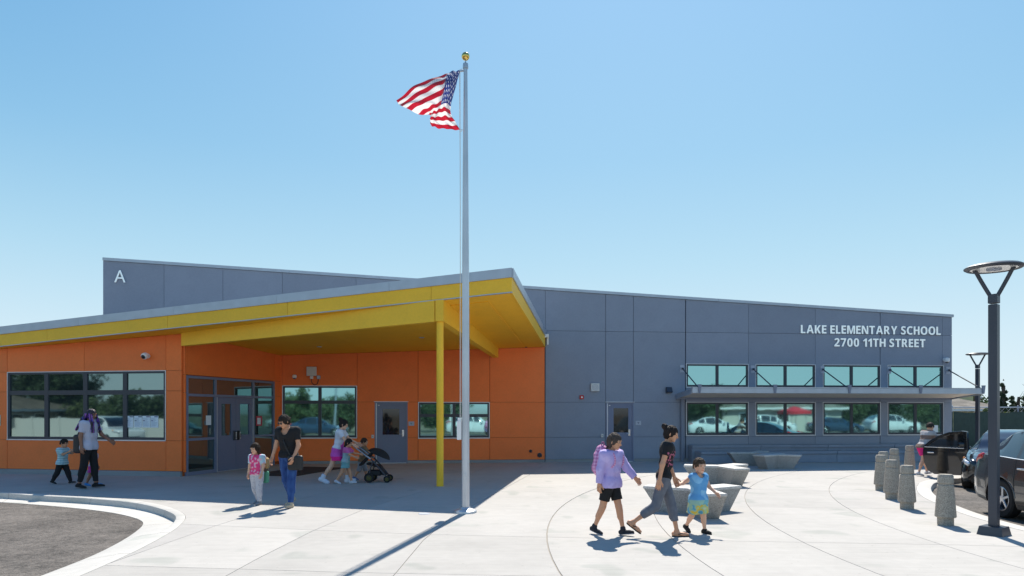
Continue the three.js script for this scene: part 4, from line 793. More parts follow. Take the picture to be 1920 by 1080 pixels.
function car(kind, name, label, x, d, heading, paint, o = {}) {
  const K = CARS[kind], sh = carShell(K), t = thing(name, label, 'car', [x, ROAD, -d], heading, o.group);
  part('body', sh.body, paint, t);
  const nm = { w: 'windscreen', r: 'rear_window' };
  for (const [k, g] of sh.panes) part(nm[k] ?? 'side_window', g, carGlass, t);
  const [tg, rg, dg] = wheelGeo(K.wr);
  for (const wx of K.wheels) for (const s of [1, -1]) {
    const w = part('wheel', tg, tyre, t); w.position.set(wx, K.wr, s * .80); if (s < 0) w.rotation.y = Math.PI;
    part('rim', rg, rimM, w); part('brake_disc', dg, M.black, w);
  }
  const P = (px, k, f = 0, out = 0) => { const s = sh.section(px), a = s[k], b = s[Math.min(k + 1, s.length - 1)]; return [lerp(a[0], b[0], f) + out, lerp(a[1], b[1], f)]; };
  part('underbody', box(-K.L / 2 + .25, .22, -.70, K.L / 2 - .25, .40, .70), M.black, t);
  part('lower_trim', merge([...[1, -1].map((s) => rbox(K.wheels[1] + K.wr + .08, .20, s > 0 ? .84 : -.90, K.wheels[0] - K.wr - .08, .30, s > 0 ? .90 : -.84, .02)), rbox(K.L / 2 - .32, .20, -.62, K.L / 2 - .03, .34, .62, .03), rbox(-K.L / 2 + .03, .24, -.62, -K.L / 2 + .32, .40, .62, .03)]), M.black, t);
  // surface strips that follow the shell
  const strip = (k0, f0, k1, f1, xa, xb, n, off, s) => {
    const pos = [], q = (px, k, f) => { const [z, y] = P(px, k, f, off); return [px, y, s * z]; };
    for (let i = 0; i < n; i++) { const a = lerp(xa, xb, i / n), b = lerp(xa, xb, (i + 1) / n), A = q(a, k0, f0), B = q(b, k0, f0), C = q(b, k1, f1), D = q(a, k1, f1); s > 0 === xa > xb ? pos.push(...A, ...B, ...C, ...A, ...C, ...D) : pos.push(...A, ...C, ...B, ...A, ...D, ...C); }
    const g = new THREE.BufferGeometry(); g.setAttribute('position', new THREE.Float32BufferAttribute(pos, 3)); g.computeVertexNormals(); return uvm(g);
  };
  const front = K.L / 2, seam = (px, s) => tube([3, 4, 5, 6, 7].map((k) => { const [z, y] = P(px, k, .01, .001); return V(px, y, s * z); }), .0045, 12, 5);
  for (const s of [1, -1]) {
    const [z0] = P(1.5, 5), hl = K.keys[2][2] - .06;
    part('headlight', [0, .5, 1, 1.5, 2, 2.5, 3, 3.5, 4].map((i) => { const px = front - .085 - i * .085, [z, y] = P(px, 5, .85); return new THREE.SphereGeometry(1, 16, 10).scale(.075, .062 - i * .005, .045).translate(px, Math.min(y, hl + .02 * i), s * (z - .022)); }), lampGlass, t);
    part('turn_signal', new THREE.SphereGeometry(1, 12, 8).scale(.05, .045, .03).translate(front - .44, hl + .06, s * (P(front - .44, 5, .8)[0] - .008)), amber, t);
    part('tail_light', [0, .5, 1, 1.5, 2, 2.5, 3].map((i) => { const px = -front + .10 + i * .07, [z, y] = P(px, 6, .4); return new THREE.SphereGeometry(1, 16, 10).scale(.06, .075, .045).translate(px, y - .02 + i * .012, s * (z - .028)); }), tail, t);
    part('mirror', merge([rbox(.60, K.keys[6][2] + .03, s > 0 ? .90 : -1.10, .78, K.keys[6][2] + .17, s > 0 ? 1.10 : -.90, .05, 4), rbox(.64, K.keys[6][2] + .02, s > 0 ? .82 : -.95, .72, K.keys[6][2] + .07, s > 0 ? .95 : -.82, .012)]), paint, t);
    if (!(o.open === s)) for (const px of [K.glass[0][0] + .28, K.glass[0][1] - .03]) part('door_seam', seam(px, s), M.black, t);
    part('door_seam', seam(K.glass[1][1] - .04, s), M.black, t);
    for (const px of [K.glass[0][1] + .10, K.glass[1][1] + .14]) { const [z, y] = P(px, 5, .55, .018); if (!(o.open === s && px > -.0)) part('door_handle', rbox(px - .10, y - .016, s * z - .014, px + .10, y + .016, s * z + .014, .013, 3), o.chrome ? M.chrome : paint, t); }
    part('window_trim', strip(7, .2, 8, .0, .62, K.glass[2][1], 30, .004, s), M.chrome, t);
    for (const wx of K.wheels) { // arch lip
      const pts = []; for (let i = 0; i <= 16; i++) { const a = Math.PI * (.04 + .92 * i / 16), R = K.wr + .062, px = wx + R * Math.cos(a); pts.push(V(px, K.wr + R * Math.sin(a), s * (P(px, 3)[0] + .0))); }
      part('arch_lip', tube(pts, .016, 32, 6), o.cladding ? M.black : paint, t);
    }
  }
  part('grille', merge([rbox(front - .11, .50, -.42, front + .012, .60, .42, .02), rbox(front - .13, .32, -.5, front + .006, .43, .5, .02)]), M.black, t);
  part('grille_bar', rbox(front + .004, .545, -.40, front + .02, .565, .40, .006), M.chrome, t);
  part('number_plate', rbox(-front - .012, .70, -.16, -front + .02, .81, .16, .006), M.paper, t);
  if (o.rails) for (const s of [1, -1]) part('roof_rail', tube([V(.0, 1.60, s * .56), V(-.2, 1.645, s * .57), V(-1.2, 1.64, s * .565), V(-1.5, 1.585, s * .55)], .018, 24, 8), M.darkMetal, t);
  if (o.open) { // the passenger side door swung out on its front hinge
    const s = o.open, hx = K.glass[0][0] + .26, [hz] = P(hx, 5), d0 = new THREE.Group(); d0.name = 'open_door'; t.add(d0);
    const pts = [[0, .28], [-1.02, .27], [-1.10, .55], [-1.10, .90], [-1.06, .965], [-.62, 1.36], [-.42, 1.385], [.10, .99], [.02, .93], [0, .5]];
    const out = new THREE.Shape([[.0, .27], [-.80, .25], [-.97, .33], [-1.06, .52], [-1.10, .80], [-1.08, .98], [-.92, 1.13], [-.70, 1.27], [-.42, 1.375], [-.12, 1.41], [.01, 1.40], [.035, .95]].map((p) => new THREE.Vector2(...p)));
    const hole = [[-1.01, .99], [-.88, 1.10], [-.68, 1.225], [-.42, 1.325], [-.14, 1.355], [-.04, 1.345], [-.03, .99]];
    out.holes.push(new THREE.Path(hole.slice().reverse().map((p) => new THREE.Vector2(...p))));
    const door = new THREE.Mesh(uvm(new THREE.ExtrudeGeometry(out, { depth: .07, bevelEnabled: true, bevelSize: .012, bevelThickness: .012, bevelSegments: 2, curveSegments: 6 }).translate(0, 0, -.035)), paint); door.name = 'open_door';
    t.remove(d0); t.add(door); door.castShadow = door.receiveShadow = true; door.userData.label = 'open black passenger door';
    door.position.set(hx, 0, s * (hz + .01)); door.rotation.y = s * 1.22;
    part('window_pane', uvm(new THREE.ExtrudeGeometry(new THREE.Shape(hole.map((p) => new THREE.Vector2(p[0] * 1.005, p[1]))), { depth: .008, bevelEnabled: false })), carGlass, door);
    part('handle', rbox(-.98, .80, s > 0 ? .045 : -.07, -.80, .835, s > 0 ? .07 : -.045, .011), M.chrome, door);
    part('belt_trim', rbox(-1.06, .955, s > 0 ? .046 : -.054, -.04, .975, s > 0 ? .054 : -.046, .003), M.chrome, door);
    part('door_pocket', rbox(-.85, .36, s > 0 ? -.09 : .05, -.2, .52, s > 0 ? -.05 : .09, .012), M.darkMetal, door);
  }
  return t;
}
const blackPaint = phys([.008, .009, .012], .12, { clearcoat: 1, clearcoatRoughness: .02, metalness: .3 }), greyPaint = phys([.085, .082, .080], .25, { clearcoat: 1, clearcoatRoughness: .03, metalness: .55 }), whitePaint = phys([.72, .73, .74], .25, { clearcoat: 1, clearcoatRoughness: .03 }), bluePaint = phys([.03, .06, .12], .2, { clearcoat: 1, metalness: .3 });
const headingTo = (dx, dd) => Math.atan2(dd, dx);           // local x towards (dx, depth dd)
car('sedan', 'black_car', 'black car facing the plaza with its passenger door open', 13.05, 17.8, headingTo(-.655, -.755), blackPaint, { chrome: true, open: 1 });
car('suv', 'grey_car', 'dark grey hatchback beside the near lamp post, cut by the right edge of the picture', 9.74, 11.1, headingTo(-.04, -1), greyPaint, { chrome: true });
// what the windows mirror: the parking lot and street on the camera's side
const MG = 'cars mirrored in the windows';
car('suv', 'white_car', 'white car out of frame at the left, mirrored in the wide left window', -28, 5, .25, whitePaint, { group: MG });
car('sedan', 'blue_car', 'dark blue car behind the camera, mirrored in the window under the canopy', -9.3, -8, .05, bluePaint, { group: MG });
car('suv', 'white_car', 'white car behind the camera, mirrored in the second window under the canopy', 3.2, -9, .1, whitePaint, { group: MG });
car('sedan', 'white_car', 'white saloon behind the camera, mirrored in the first of the lower grey wall windows', 22.5, -4, .2, whitePaint, { group: MG });
car('suv', 'white_car', 'white car behind the camera, mirrored in the second of the lower grey wall windows', 28, -5, .15, whitePaint, { group: MG });
car('sedan', 'blue_car', 'blue car behind the camera, mirrored in the third of the lower grey wall windows', 34.5, -5, .1, bluePaint, { group: MG });
car('suv', 'white_car', 'white car behind the camera, mirrored in the last of the lower grey wall windows', 41, -6, .2, whitePaint, { group: MG });
house('house', 'house with a grey roof behind the camera, mirrored in the lower grey wall windows', 34, -15, Math.PI + .1, 12, 7, 2.2, 3.5, [.55, .52, .46], [.24, .23, .22], 0);
house('house', 'brown roofed house out of frame, mirrored in the wide left window', -44.5, 0, 1.2, 8, 6, 2.0, 3.0, [.5, .47, .42], [.22, .19, .17], 0);
[[-54, -6, 9, 3.2, 'leftmost tall one in the wide left window'], [-49, -8, 9.5, 3.2, 'second tall one in the wide left window'], [-45.5, -6, 8, 2.6, 'third tall one in the wide left window'], [-41, -5, 3.4, 2.4, 'low round one in the wide left window'], [-37.5, -4, 3.1, 2.3, 'low one beside the round one in the wide left window'], [-34.5, -3, 3.2, 2.2, 'rightmost low one in the wide left window'], [-11.5, -16, 3.6, 2.6, 'left one in the window under the canopy'], [-7.4, -20, 3.2, 2.4, 'right one in the window under the canopy'], [1.2, -17, 3.4, 2.4, 'one in the second window under the canopy'], [25.5, -13, 3.9, 3.0, 'one in the first lower grey wall window'], [42, -15, 3.6, 2.8, 'one in the third lower grey wall window'], [48, -16, 3.8, 3.0, 'left one in the last lower grey wall window'], [54, -15, 3.6, 3.0, 'right one in the last lower grey wall window']].forEach(([x, d, h, r, l], i) => tree('leafy_tree', `leafy tree mirrored as ${l}`, 'tree', x, d, h, r, { limbs: 16, dense: 5, per: 110, leaf: .30, tone: [2, 0, 0, 3, 1, 0, 1, 0, 0, 0, 1, 0, 1][i], trunk: .25, group: 'trees mirrored in the windows' }));
{ const o = thing('pale_fence', 'pale board fence out of frame at the left, mirrored low in the wide left window', 'fence', [-43, ROAD, -2.0]); for (let k = 0; k < 8; k++) { part('fence_panel', box(k * 2.4 + .06, .05, -.02, k * 2.4 + 2.34, 1.5, .02), M.offwhite, o); part('post', box(k * 2.4 - .05, 0, -.05, k * 2.4 + .05, 1.6, .05), M.offwhite, o); } }
{ const o = thing('red_canopy', 'red tent canopy behind the camera, mirrored in the second lower grey wall window', 'tent', [33.2, ROAD, 9]); part('roof', new THREE.ConeGeometry(1.5, .45, 4).rotateY(Math.PI / 4).translate(0, 2.2, 0), std([.62, .03, .05], .7), o); part('valance', new THREE.CylinderGeometry(1.5, 1.5, .3, 4, 1, true).rotateY(Math.PI / 4).translate(0, 1.85, 0), new THREE.MeshStandardMaterial({ color: lin(.62, .03, .05), side: THREE.DoubleSide, roughness: .8 }), o); for (const a of [0, 1, 2, 3]) part('leg', rod(V(1.0 * Math.cos(a * Math.PI / 2 + Math.PI / 4), 0, 1.0 * Math.sin(a * Math.PI / 2 + Math.PI / 4)), V(1.0 * Math.cos(a * Math.PI / 2 + Math.PI / 4), 1.9, 1.0 * Math.sin(a * Math.PI / 2 + Math.PI / 4)), .025), M.flashing, o); }
{ const o = thing('street_pole', 'tall street pole behind the camera, mirrored in the window under the canopy', 'utility pole', [-8.2, ROAD, 11]); part('pole', rod(V(0, 0, 0), V(.15, 8, 0), .10, .06), M.flashing, o); part('arm', tube([V(.14, 7.6, 0), V(-.9, 8.1, 0), V(-2.2, 8.2, 0)], .04), M.flashing, o); }
// ------------------------------------------------------------------ people: implicit surfaces over a posed skeleton
function surface(field, lo, hi, cell, colour) {
  const nx = Math.ceil((hi[0] - lo[0]) / cell) + 1, ny = Math.ceil((hi[1] - lo[1]) / cell) + 1, nz = Math.ceil((hi[2] - lo[2]) / cell) + 1, v = new Float32Array(nx * ny * nz), id = new Int32Array(nx * ny * nz).fill(-1);
  const I = (x, y, z) => (z * ny + y) * nx + x;
  for (let z = 0; z < nz; z++) for (let y = 0; y < ny; y++) for (let x = 0; x < nx; x++) v[I(x, y, z)] = field(lo[0] + x * cell, lo[1] + y * cell, lo[2] + z * cell);
  const pos = [], idx = [], C = [[0, 0, 0], [1, 0, 0], [0, 1, 0], [1, 1, 0], [0, 0, 1], [1, 0, 1], [0, 1, 1], [1, 1, 1]], E = [[0, 1], [2, 3], [4, 5], [6, 7], [0, 2], [1, 3], [4, 6], [5, 7], [0, 4], [1, 5], [2, 6], [3, 7]];
  for (let z = 0; z < nz - 1; z++) for (let y = 0; y < ny - 1; y++) for (let x = 0; x < nx - 1; x++) {
    let m = 0; const q = C.map(([a, b, c], k) => { const w = v[I(x + a, y + b, z + c)]; if (w < 0) m |= 1 << k; return w; });
    if (m === 0 || m === 255) continue;
    let sx = 0, sy = 0, sz = 0, n = 0;
    for (const [a, b] of E) if ((q[a] < 0) !== (q[b] < 0)) { const t = q[a] / (q[a] - q[b]); sx += C[a][0] + (C[b][0] - C[a][0]) * t; sy += C[a][1] + (C[b][1] - C[a][1]) * t; sz += C[a][2] + (C[b][2] - C[a][2]) * t; n++; }
    id[I(x, y, z)] = pos.length / 3; pos.push(lo[0] + (x + sx / n) * cell, lo[1] + (y + sy / n) * cell, lo[2] + (z + sz / n) * cell);
  }
  const quad = (a, b, c, d, f) => { if (a < 0 || b < 0 || c < 0 || d < 0) return; f ? idx.push(a, b, c, a, c, d) : idx.push(a, c, b, a, d, c); };
  for (let z = 1; z < nz - 1; z++) for (let y = 1; y < ny - 1; y++) for (let x = 1; x < nx - 1; x++) {
    const s = v[I(x, y, z)] < 0;
    if (s !== v[I(x + 1, y, z)] < 0) quad(id[I(x, y - 1, z - 1)], id[I(x, y, z - 1)], id[I(x, y, z)], id[I(x, y - 1, z)], s);
    if (s !== v[I(x, y + 1, z)] < 0) quad(id[I(x - 1, y, z - 1)], id[I(x - 1, y, z)], id[I(x, y, z)], id[I(x, y, z - 1)], s);
    if (s !== v[I(x, y, z + 1)] < 0) quad(id[I(x - 1, y - 1, z)], id[I(x, y - 1, z)], id[I(x, y, z)], id[I(x - 1, y, z)], s);
  }
  const nor = new Float32Array(pos.length), e = cell * .3, col = colour && new Float32Array(pos.length), uv = new Float32Array(pos.length / 3 * 2);
  for (let i = 0; i < pos.length; i += 3) {
    let x = pos[i], y = pos[i + 1], z = pos[i + 2], gx, gy, gz, l;
    for (let k = 0; k < 2; k++) {
      gx = field(x + e, y, z) - field(x - e, y, z); gy = field(x, y + e, z) - field(x, y - e, z); gz = field(x, y, z + e) - field(x, y, z - e); l = Math.hypot(gx, gy, gz) || 1;
      if (k) break;
      const d = clamp(field(x, y, z), -cell * .5, cell * .5); x -= gx / l * d; y -= gy / l * d; z -= gz / l * d;
    }
    pos[i] = x; pos[i + 1] = y; pos[i + 2] = z; nor[i] = gx / l; nor[i + 1] = gy / l; nor[i + 2] = gz / l;
    uv[i / 3 * 2] = x + z; uv[i / 3 * 2 + 1] = y;
    if (col) { const c = colour(x, y, z); col[i] = c[0]; col[i + 1] = c[1]; col[i + 2] = c[2]; }
  }
  const g = new THREE.BufferGeometry(); g.setAttribute('position', new THREE.Float32BufferAttribute(pos, 3)); g.setAttribute('normal', new THREE.BufferAttribute(nor, 3)); g.setAttribute('uv', new THREE.BufferAttribute(uv, 2));
  if (col) g.setAttribute('color', new THREE.BufferAttribute(col, 3)); g.setIndex(idx); return g;
}
// tapered capsule and ellipsoid
const cap = (a, b, ra, rb = ra) => { const d = b.clone().sub(a), L2 = Math.max(1e-9, d.lengthSq()), ax = a.x, ay = a.y, az = a.z, dx = d.x, dy = d.y, dz = d.z; const f = (x, y, z) => { const px = x - ax, py = y - ay, pz = z - az; let t = (px * dx + py * dy + pz * dz) / L2; t = t < 0 ? 0 : t > 1 ? 1 : t; const ex = px - dx * t, ey = py - dy * t, ez = pz - dz * t; return Math.sqrt(ex * ex + ey * ey + ez * ez) - (ra + (rb - ra) * t); }; f.box = [[Math.min(a.x, b.x) - Math.max(ra, rb), Math.min(a.y, b.y) - Math.max(ra, rb), Math.min(a.z, b.z) - Math.max(ra, rb)], [Math.max(a.x, b.x) + Math.max(ra, rb), Math.max(a.y, b.y) + Math.max(ra, rb), Math.max(a.z, b.z) + Math.max(ra, rb)]]; return f; };
const ell = (c, r, q = new THREE.Quaternion()) => { const i = q.clone().invert(), m = new THREE.Matrix4().makeRotationFromQuaternion(i).elements, mn = Math.min(r.x, r.y, r.z), R = Math.max(r.x, r.y, r.z); const f = (x, y, z) => { const px = x - c.x, py = y - c.y, pz = z - c.z, ux = (m[0] * px + m[4] * py + m[8] * pz) / r.x, uy = (m[1] * px + m[5] * py + m[9] * pz) / r.y, uz = (m[2] * px + m[6] * py + m[10] * pz) / r.z, k0 = Math.sqrt(ux * ux + uy * uy + uz * uz), k1 = Math.sqrt(ux * ux / r.x / r.x + uy * uy / r.y / r.y + uz * uz / r.z / r.z); return k1 < 1e-6 ? -mn : k0 * (k0 - 1) / k1; }; f.box = [[c.x - R, c.y - R, c.z - R], [c.x + R, c.y + R, c.z + R]]; return f; };
function blend(fs, k) { const f = (x, y, z) => { let d = 1e3; for (let i = 0; i < fs.length; i++) { const e = fs[i](x, y, z); if (e - d > k) continue; if (d - e > k) { d = e; continue; } const h = .5 + .5 * (d - e) / k; d = d + (e - d) * h - k * h * (1 - h); } return d; }; f.box = fs.reduce((b, g) => [b[0].map((v, i) => Math.min(v, g.box[0][i])), b[1].map((v, i) => Math.max(v, g.box[1][i]))], [[9, 9, 9], [-9, -9, -9]]); return f; }
const cut = (f, planes) => { const g = (x, y, z) => { let d = f(x, y, z); for (const [n, c] of planes) d = Math.max(d, n.x * x + n.y * y + n.z * z - c); return d; }; g.box = f.box; return g; };
const keepBelow = (p, n) => [n.clone().normalize(), n.clone().normalize().dot(p)];   // half space n.x <= n.p
const wrinkle = (f, a, k) => { const g = (x, y, z) => { const d = f(x, y, z); return d > .04 ? d : d + a * .6 * (n3(x * k, y * k * .6, z * k) - 1); }; g.box = f.box; return g; };
const build = (f, cell, colour) => surface(f, f.box[0].map((v) => v - cell * 2.5), f.box[1].map((v) => v + cell * 2.5), cell, colour);

const SKIN = { tan: [.60, .30, .175], light: [.72, .41, .27], brown: [.27, .13, .08] };
const skinMat = new THREE.MeshPhysicalMaterial({ vertexColors: true, roughness: .55 });
const fabric = (c, r = .9) => new THREE.MeshStandardMaterial({ color: lin(...c), roughness: r, bumpMap: clothBump, bumpScale: .0006 });
const fabricV = new THREE.MeshStandardMaterial({ vertexColors: true, roughness: .9, bumpMap: clothBump, bumpScale: .0006 });
const hairMat = (c) => phys(c, .72, { specularIntensity: .5, bumpMap: clothBump, bumpScale: .001 });

// p: H height, kid 0..1, skin; lean, roll, legs {hip, knee, out, foot}, arms {fwd, out, elbow, in} or {to: [x, y, z]}, head {yaw, pitch}
function skeleton(p) {
  const H = p.H, kid = p.kid ?? 0, hd = lerp(.138, .205, kid), hipY = lerp(.515, .435, kid), build_ = p.build ?? 1, thick = lerp(1, 1.18, kid) * build_;
  const J = { H, thick, hd }, top = 1 - hd * 1.02, tl = (top - hipY);
  const q = new THREE.Quaternion().setFromEuler(new THREE.Euler(p.lean ?? .04, p.twist ?? 0, p.roll ?? 0)), T3 = (x, y, z) => V(x * H, y * H, z * H).applyQuaternion(q);
  J.q = q; J.pelvis = V(0, 0, 0);
  J.up = V(0, 1, 0).applyQuaternion(q); J.fw = V(0, 0, 1).applyQuaternion(q);
  J.waist = T3(0, tl * .38, .004); J.chest = T3(0, tl * .66, .002); J.neck = T3(0, tl * .93, -.008);
  const shw = lerp(.108, .098, kid) * (p.shoulder ?? 1);
  J.sh = [1, -1].map((s) => T3(s * shw, tl * .835, -.004));
  const hq = q.clone().multiply(new THREE.Quaternion().setFromEuler(new THREE.Euler(p.head?.pitch ?? 0, p.head?.yaw ?? 0, p.head?.roll ?? 0, 'YXZ')));
  J.hq = hq; J.head = J.neck.clone().add(V(0, hd * .60 * H, hd * .10 * H).applyQuaternion(hq));
  const tL = lerp(.245, .205, kid) * H, sL = lerp(.242, .195, kid) * H, an = lerp(.040, .040, kid) * H;
  J.hip = [1, -1].map((s) => V(s * lerp(.050, .052, kid) * H, -.012 * H, 0));
  J.knee = []; J.ankle = []; J.toe = []; J.heel = []; J.ball = [];
  [p.L ?? {}, p.R ?? {}].forEach((l, i) => {
    const s = i ? -1 : 1, dir = (a, o) => V(s * Math.sin(o), -Math.cos(a) * Math.cos(o), Math.sin(a) * Math.cos(o)), o = l.out ?? .03;
    J.knee[i] = J.hip[i].clone().add(dir(l.hip ?? 0, o).multiplyScalar(tL)); J.ankle[i] = J.knee[i].clone().add(dir((l.hip ?? 0) - (l.knee ?? 0), o).multiplyScalar(sL));
    const pt = l.foot ?? 0, yw = (l.turn ?? .12) * s, f = V(Math.sin(yw) * Math.cos(pt), Math.sin(pt), Math.cos(yw) * Math.cos(pt)), dn = V(-Math.sin(yw) * Math.sin(pt), Math.cos(pt), -Math.cos(yw) * Math.sin(pt)).negate();
    const fl = lerp(.150, .158, kid) * H, b = J.ankle[i].clone().addScaledVector(dn, an * .62);
    J.heel[i] = b.clone().addScaledVector(f, -fl * .18); J.ball[i] = b.clone().addScaledVector(f, fl * .42).addScaledVector(dn, an * .12); J.toe[i] = b.clone().addScaledVector(f, fl * .66).addScaledVector(dn, an * .16);
    (J.fdir ??= [])[i] = f; (J.fdn ??= [])[i] = dn; J.an = an; J.fl = fl;
  });
  const low = Math.min(...[0, 1].flatMap((i) => [J.heel[i].y, J.toe[i].y, J.ball[i].y])) - an * .46, lift = -low;
  for (const k of ['pelvis', 'waist', 'chest', 'neck', 'head']) J[k].y += lift;
  for (const k of ['sh', 'hip', 'knee', 'ankle', 'toe', 'heel', 'ball']) J[k].forEach((v) => { v.y += lift; });
  const uL = lerp(.165, .148, kid) * H, fL = lerp(.140, .125, kid) * H;
  J.elbow = []; J.wrist = []; J.hdir = []; J.hn = [];
  [p.LA ?? {}, p.RA ?? {}].forEach((a, i) => {
    const s = i ? -1 : 1, S3 = J.sh[i];
    if (a.to) {
      const t = V(...a.to), d = t.clone().sub(S3), D = Math.min(d.length(), (uL + fL) * .998), n = d.normalize(), c = (uL * uL + D * D - fL * fL) / (2 * uL * D), h = V(s * .5, -.6, -.6).addScaledVector(n, -V(s * .5, -.6, -.6).dot(n)).normalize();
      J.elbow[i] = S3.clone().addScaledVector(n, uL * c).addScaledVector(h, uL * Math.sqrt(Math.max(0, 1 - c * c))); J.wrist[i] = S3.clone().addScaledVector(n, D);
    } else {
      const A = a.fwd ?? 0, o = a.out ?? .14, e = a.elbow ?? .25, dir = (g, w) => V(s * Math.sin(w), -Math.cos(g) * Math.cos(w), Math.sin(g) * Math.cos(w)).applyQuaternion(p.free ? new THREE.Quaternion() : new THREE.Quaternion().setFromEuler(new THREE.Euler(0, p.twist ?? 0, 0)));
      J.elbow[i] = S3.clone().addScaledVector(dir(A, o), uL); J.wrist[i] = J.elbow[i].clone().addScaledVector(dir(A + e, (a.in ?? o * .4)), fL);
    }
    J.hdir[i] = J.wrist[i].clone().sub(J.elbow[i]).normalize();
    const side = V(-s, 0, 0); J.hn[i] = side.addScaledVector(J.hdir[i], -side.dot(J.hdir[i])).normalize();   // palms turn to the body
  });
  return J;
}
const toLocal = (x, d, face, [wx, wy, wd]) => V(wx - x, wy, -(wd - d)).applyAxisAngle(V(0, 1, 0), -face).toArray();
function person(label, x, d, face, p) {
  const J = skeleton(p), H = J.H, t = J.thick, k = .016 * H, o = thing('person', label, 'person', [x, p.ground ?? 0, -d], face), skin = SKIN[p.skin ?? 'tan'];
  const h = (v) => v * H, up = J.up, X = V(1, 0, 0).applyQuaternion(J.q);
  const side = (c, w) => [c.clone().addScaledVector(X, h(w)), c.clone().addScaledVector(X, -h(w))];
  const torso = (g = 0) => [cap(...side(J.pelvis.clone().addScaledVector(up, h(.02)), .040), h(.060) * t + g), cap(...side(J.waist, .030), h(.053) * t * (p.belly ?? 1) + g), cap(...side(J.chest, .046), h(.058) * t + g), cap(...side(J.chest.clone().addScaledVector(up, h(.045)), .060), h(.045) * t + g)];
  const leg = (i, g = 0, f = 1) => [cap(J.hip[i], J.knee[i], h(.050) * t + g, h(.034) * t + g * f), cap(J.knee[i], J.ankle[i], h(.033) * t + g * f, h(.020) * t + g * f), cap(J.knee[i].clone().lerp(J.ankle[i], .18), J.knee[i].clone().lerp(J.ankle[i], .45).add(V(0, 0, -h(.008))), h(.033) * t + g * f, h(.029) * t + g * f)];
  const arm = (i, g = 0) => [cap(J.sh[i], J.elbow[i], h(.029) * t + g, h(.022) * t + g), cap(J.elbow[i], J.wrist[i], h(.023) * t + g, h(.0155) * t + g)];
  const cell = p.cell ?? .011;
  // body: trunk, limbs and bare feet in one field
  const foot = (i, g) => [cap(J.heel[i], J.ball[i], J.an * .52 + g, J.an * .42 + g), cap(J.ball[i], J.toe[i], J.an * .42 + g, J.an * .30 + g), cap(J.ankle[i], J.heel[i].clone().lerp(J.ball[i], .3), J.an * .52 + g, J.an * .5 + g)];
  const hd = J.hd * H, hq = J.hq, HV = (a, b, c) => J.head.clone().add(V(a * hd, b * hd, c * hd).applyQuaternion(hq));
  const bodyF = blend([...torso(-h(.006)), ...J.sh.map((s) => ell(s, V(h(.029) * t, h(.029) * t, h(.029) * t))), ...J.sh.map((s2) => cap(J.neck.clone().addScaledVector(up, -h(.035)), s2, h(.029) * t, h(.023) * t)), cap(J.neck.clone().addScaledVector(up, -h(.03)), HV(0, -.1, -.06), h(.029) * t, h(.026) * t), ...leg(0, p.trousers ? -h(.003) : 0), ...leg(1, p.trousers ? -h(.003) : 0), ...arm(0, -h(.0012)), ...arm(1, -h(.0012)), ...foot(0, 0), ...foot(1, 0)], k);
  const plain = () => skin;
  const bodyG = build(bodyF, cell, plain);
  // head with brow, nose, lips, chin, ears
  const headF = blend([ell(HV(0, .05, -.03), V(hd * .345, hd * .43, hd * .41), hq), ell(HV(0, -.19, .10), V(hd * .265, hd * .31, hd * .27), hq), cap(HV(0, .03, .36), HV(0, -.12, .435), hd * .035, hd * .055), cap(HV(-.07, -.24, .33), HV(.07, -.24, .33), hd * .045), cap(HV(-.06, -.40, .27), HV(.06, -.40, .27), hd * .075), ell(HV(.355, -.04, -.03), V(hd * .035, hd * .10, hd * .06), hq), ell(HV(-.355, -.04, -.03), V(hd * .035, hd * .10, hd * .06), hq), cap(HV(-.2, .10, .30), HV(.2, .10, .30), hd * .07), cap(HV(0, -.15, -.1), J.neck.clone().addScaledVector(up, -h(.01)), hd * .20, h(.029) * t)], hd * .06);
  const qi = hq.clone().invert(), tmp = V();
  const headG = build(headF, hd * .034, (x2, y2, z2) => {
    tmp.set(x2, y2, z2).sub(J.head).applyQuaternion(qi).multiplyScalar(1 / hd); const [a, b, c] = [Math.abs(tmp.x), tmp.y, tmp.z];
    if (c > .2 && Math.hypot((a - .145) / .06, (b - .01) / .03) < 1) return a > .105 && a < .175 ? [.02, .014, .01] : [.6, .58, .55];
    if (c > .2 && Math.hypot((a - .15) / .085, (b - .105) / .022) < 1) return (p.hair ?? [.02, .015, .012]).map((v) => v * 1.2);
    if (c > .25 && Math.hypot(a / .105, (b + .245) / .04) < 1) return [skin[0] * .8, skin[1] * .45, skin[2] * .45];
    return skin;
  });
  // hands: palm, four fingers of different lengths, thumb
  const hands = [0, 1].map((i) => {
    const s = i ? -1 : 1, w = J.wrist[i], dr = J.hdir[i], n = J.hn[i], sd = V().crossVectors(dr, n).multiplyScalar(s).normalize(), kd = 1 + .15 * (p.kid ?? 0), at = (a, b, c) => w.clone().addScaledVector(dr, h(a) * kd).addScaledVector(sd, h(b) * kd).addScaledVector(n, h(c) * kd), cu = p.curl ?? .5;
    const thumbUp = sd.dot(V(0, 0, 1).addScaledVector(V(0, 1, 0), .6)) > 0 ? 1 : -1;
    const fs = [cap(J.elbow[i].clone().lerp(w, .75), w, h(.0175) * t, h(.0155) * t), cap(at(.010, .010, 0), at(.042, .012, 0), h(.0125)), cap(at(.010, -.010, 0), at(.042, -.012, 0), h(.0125))];
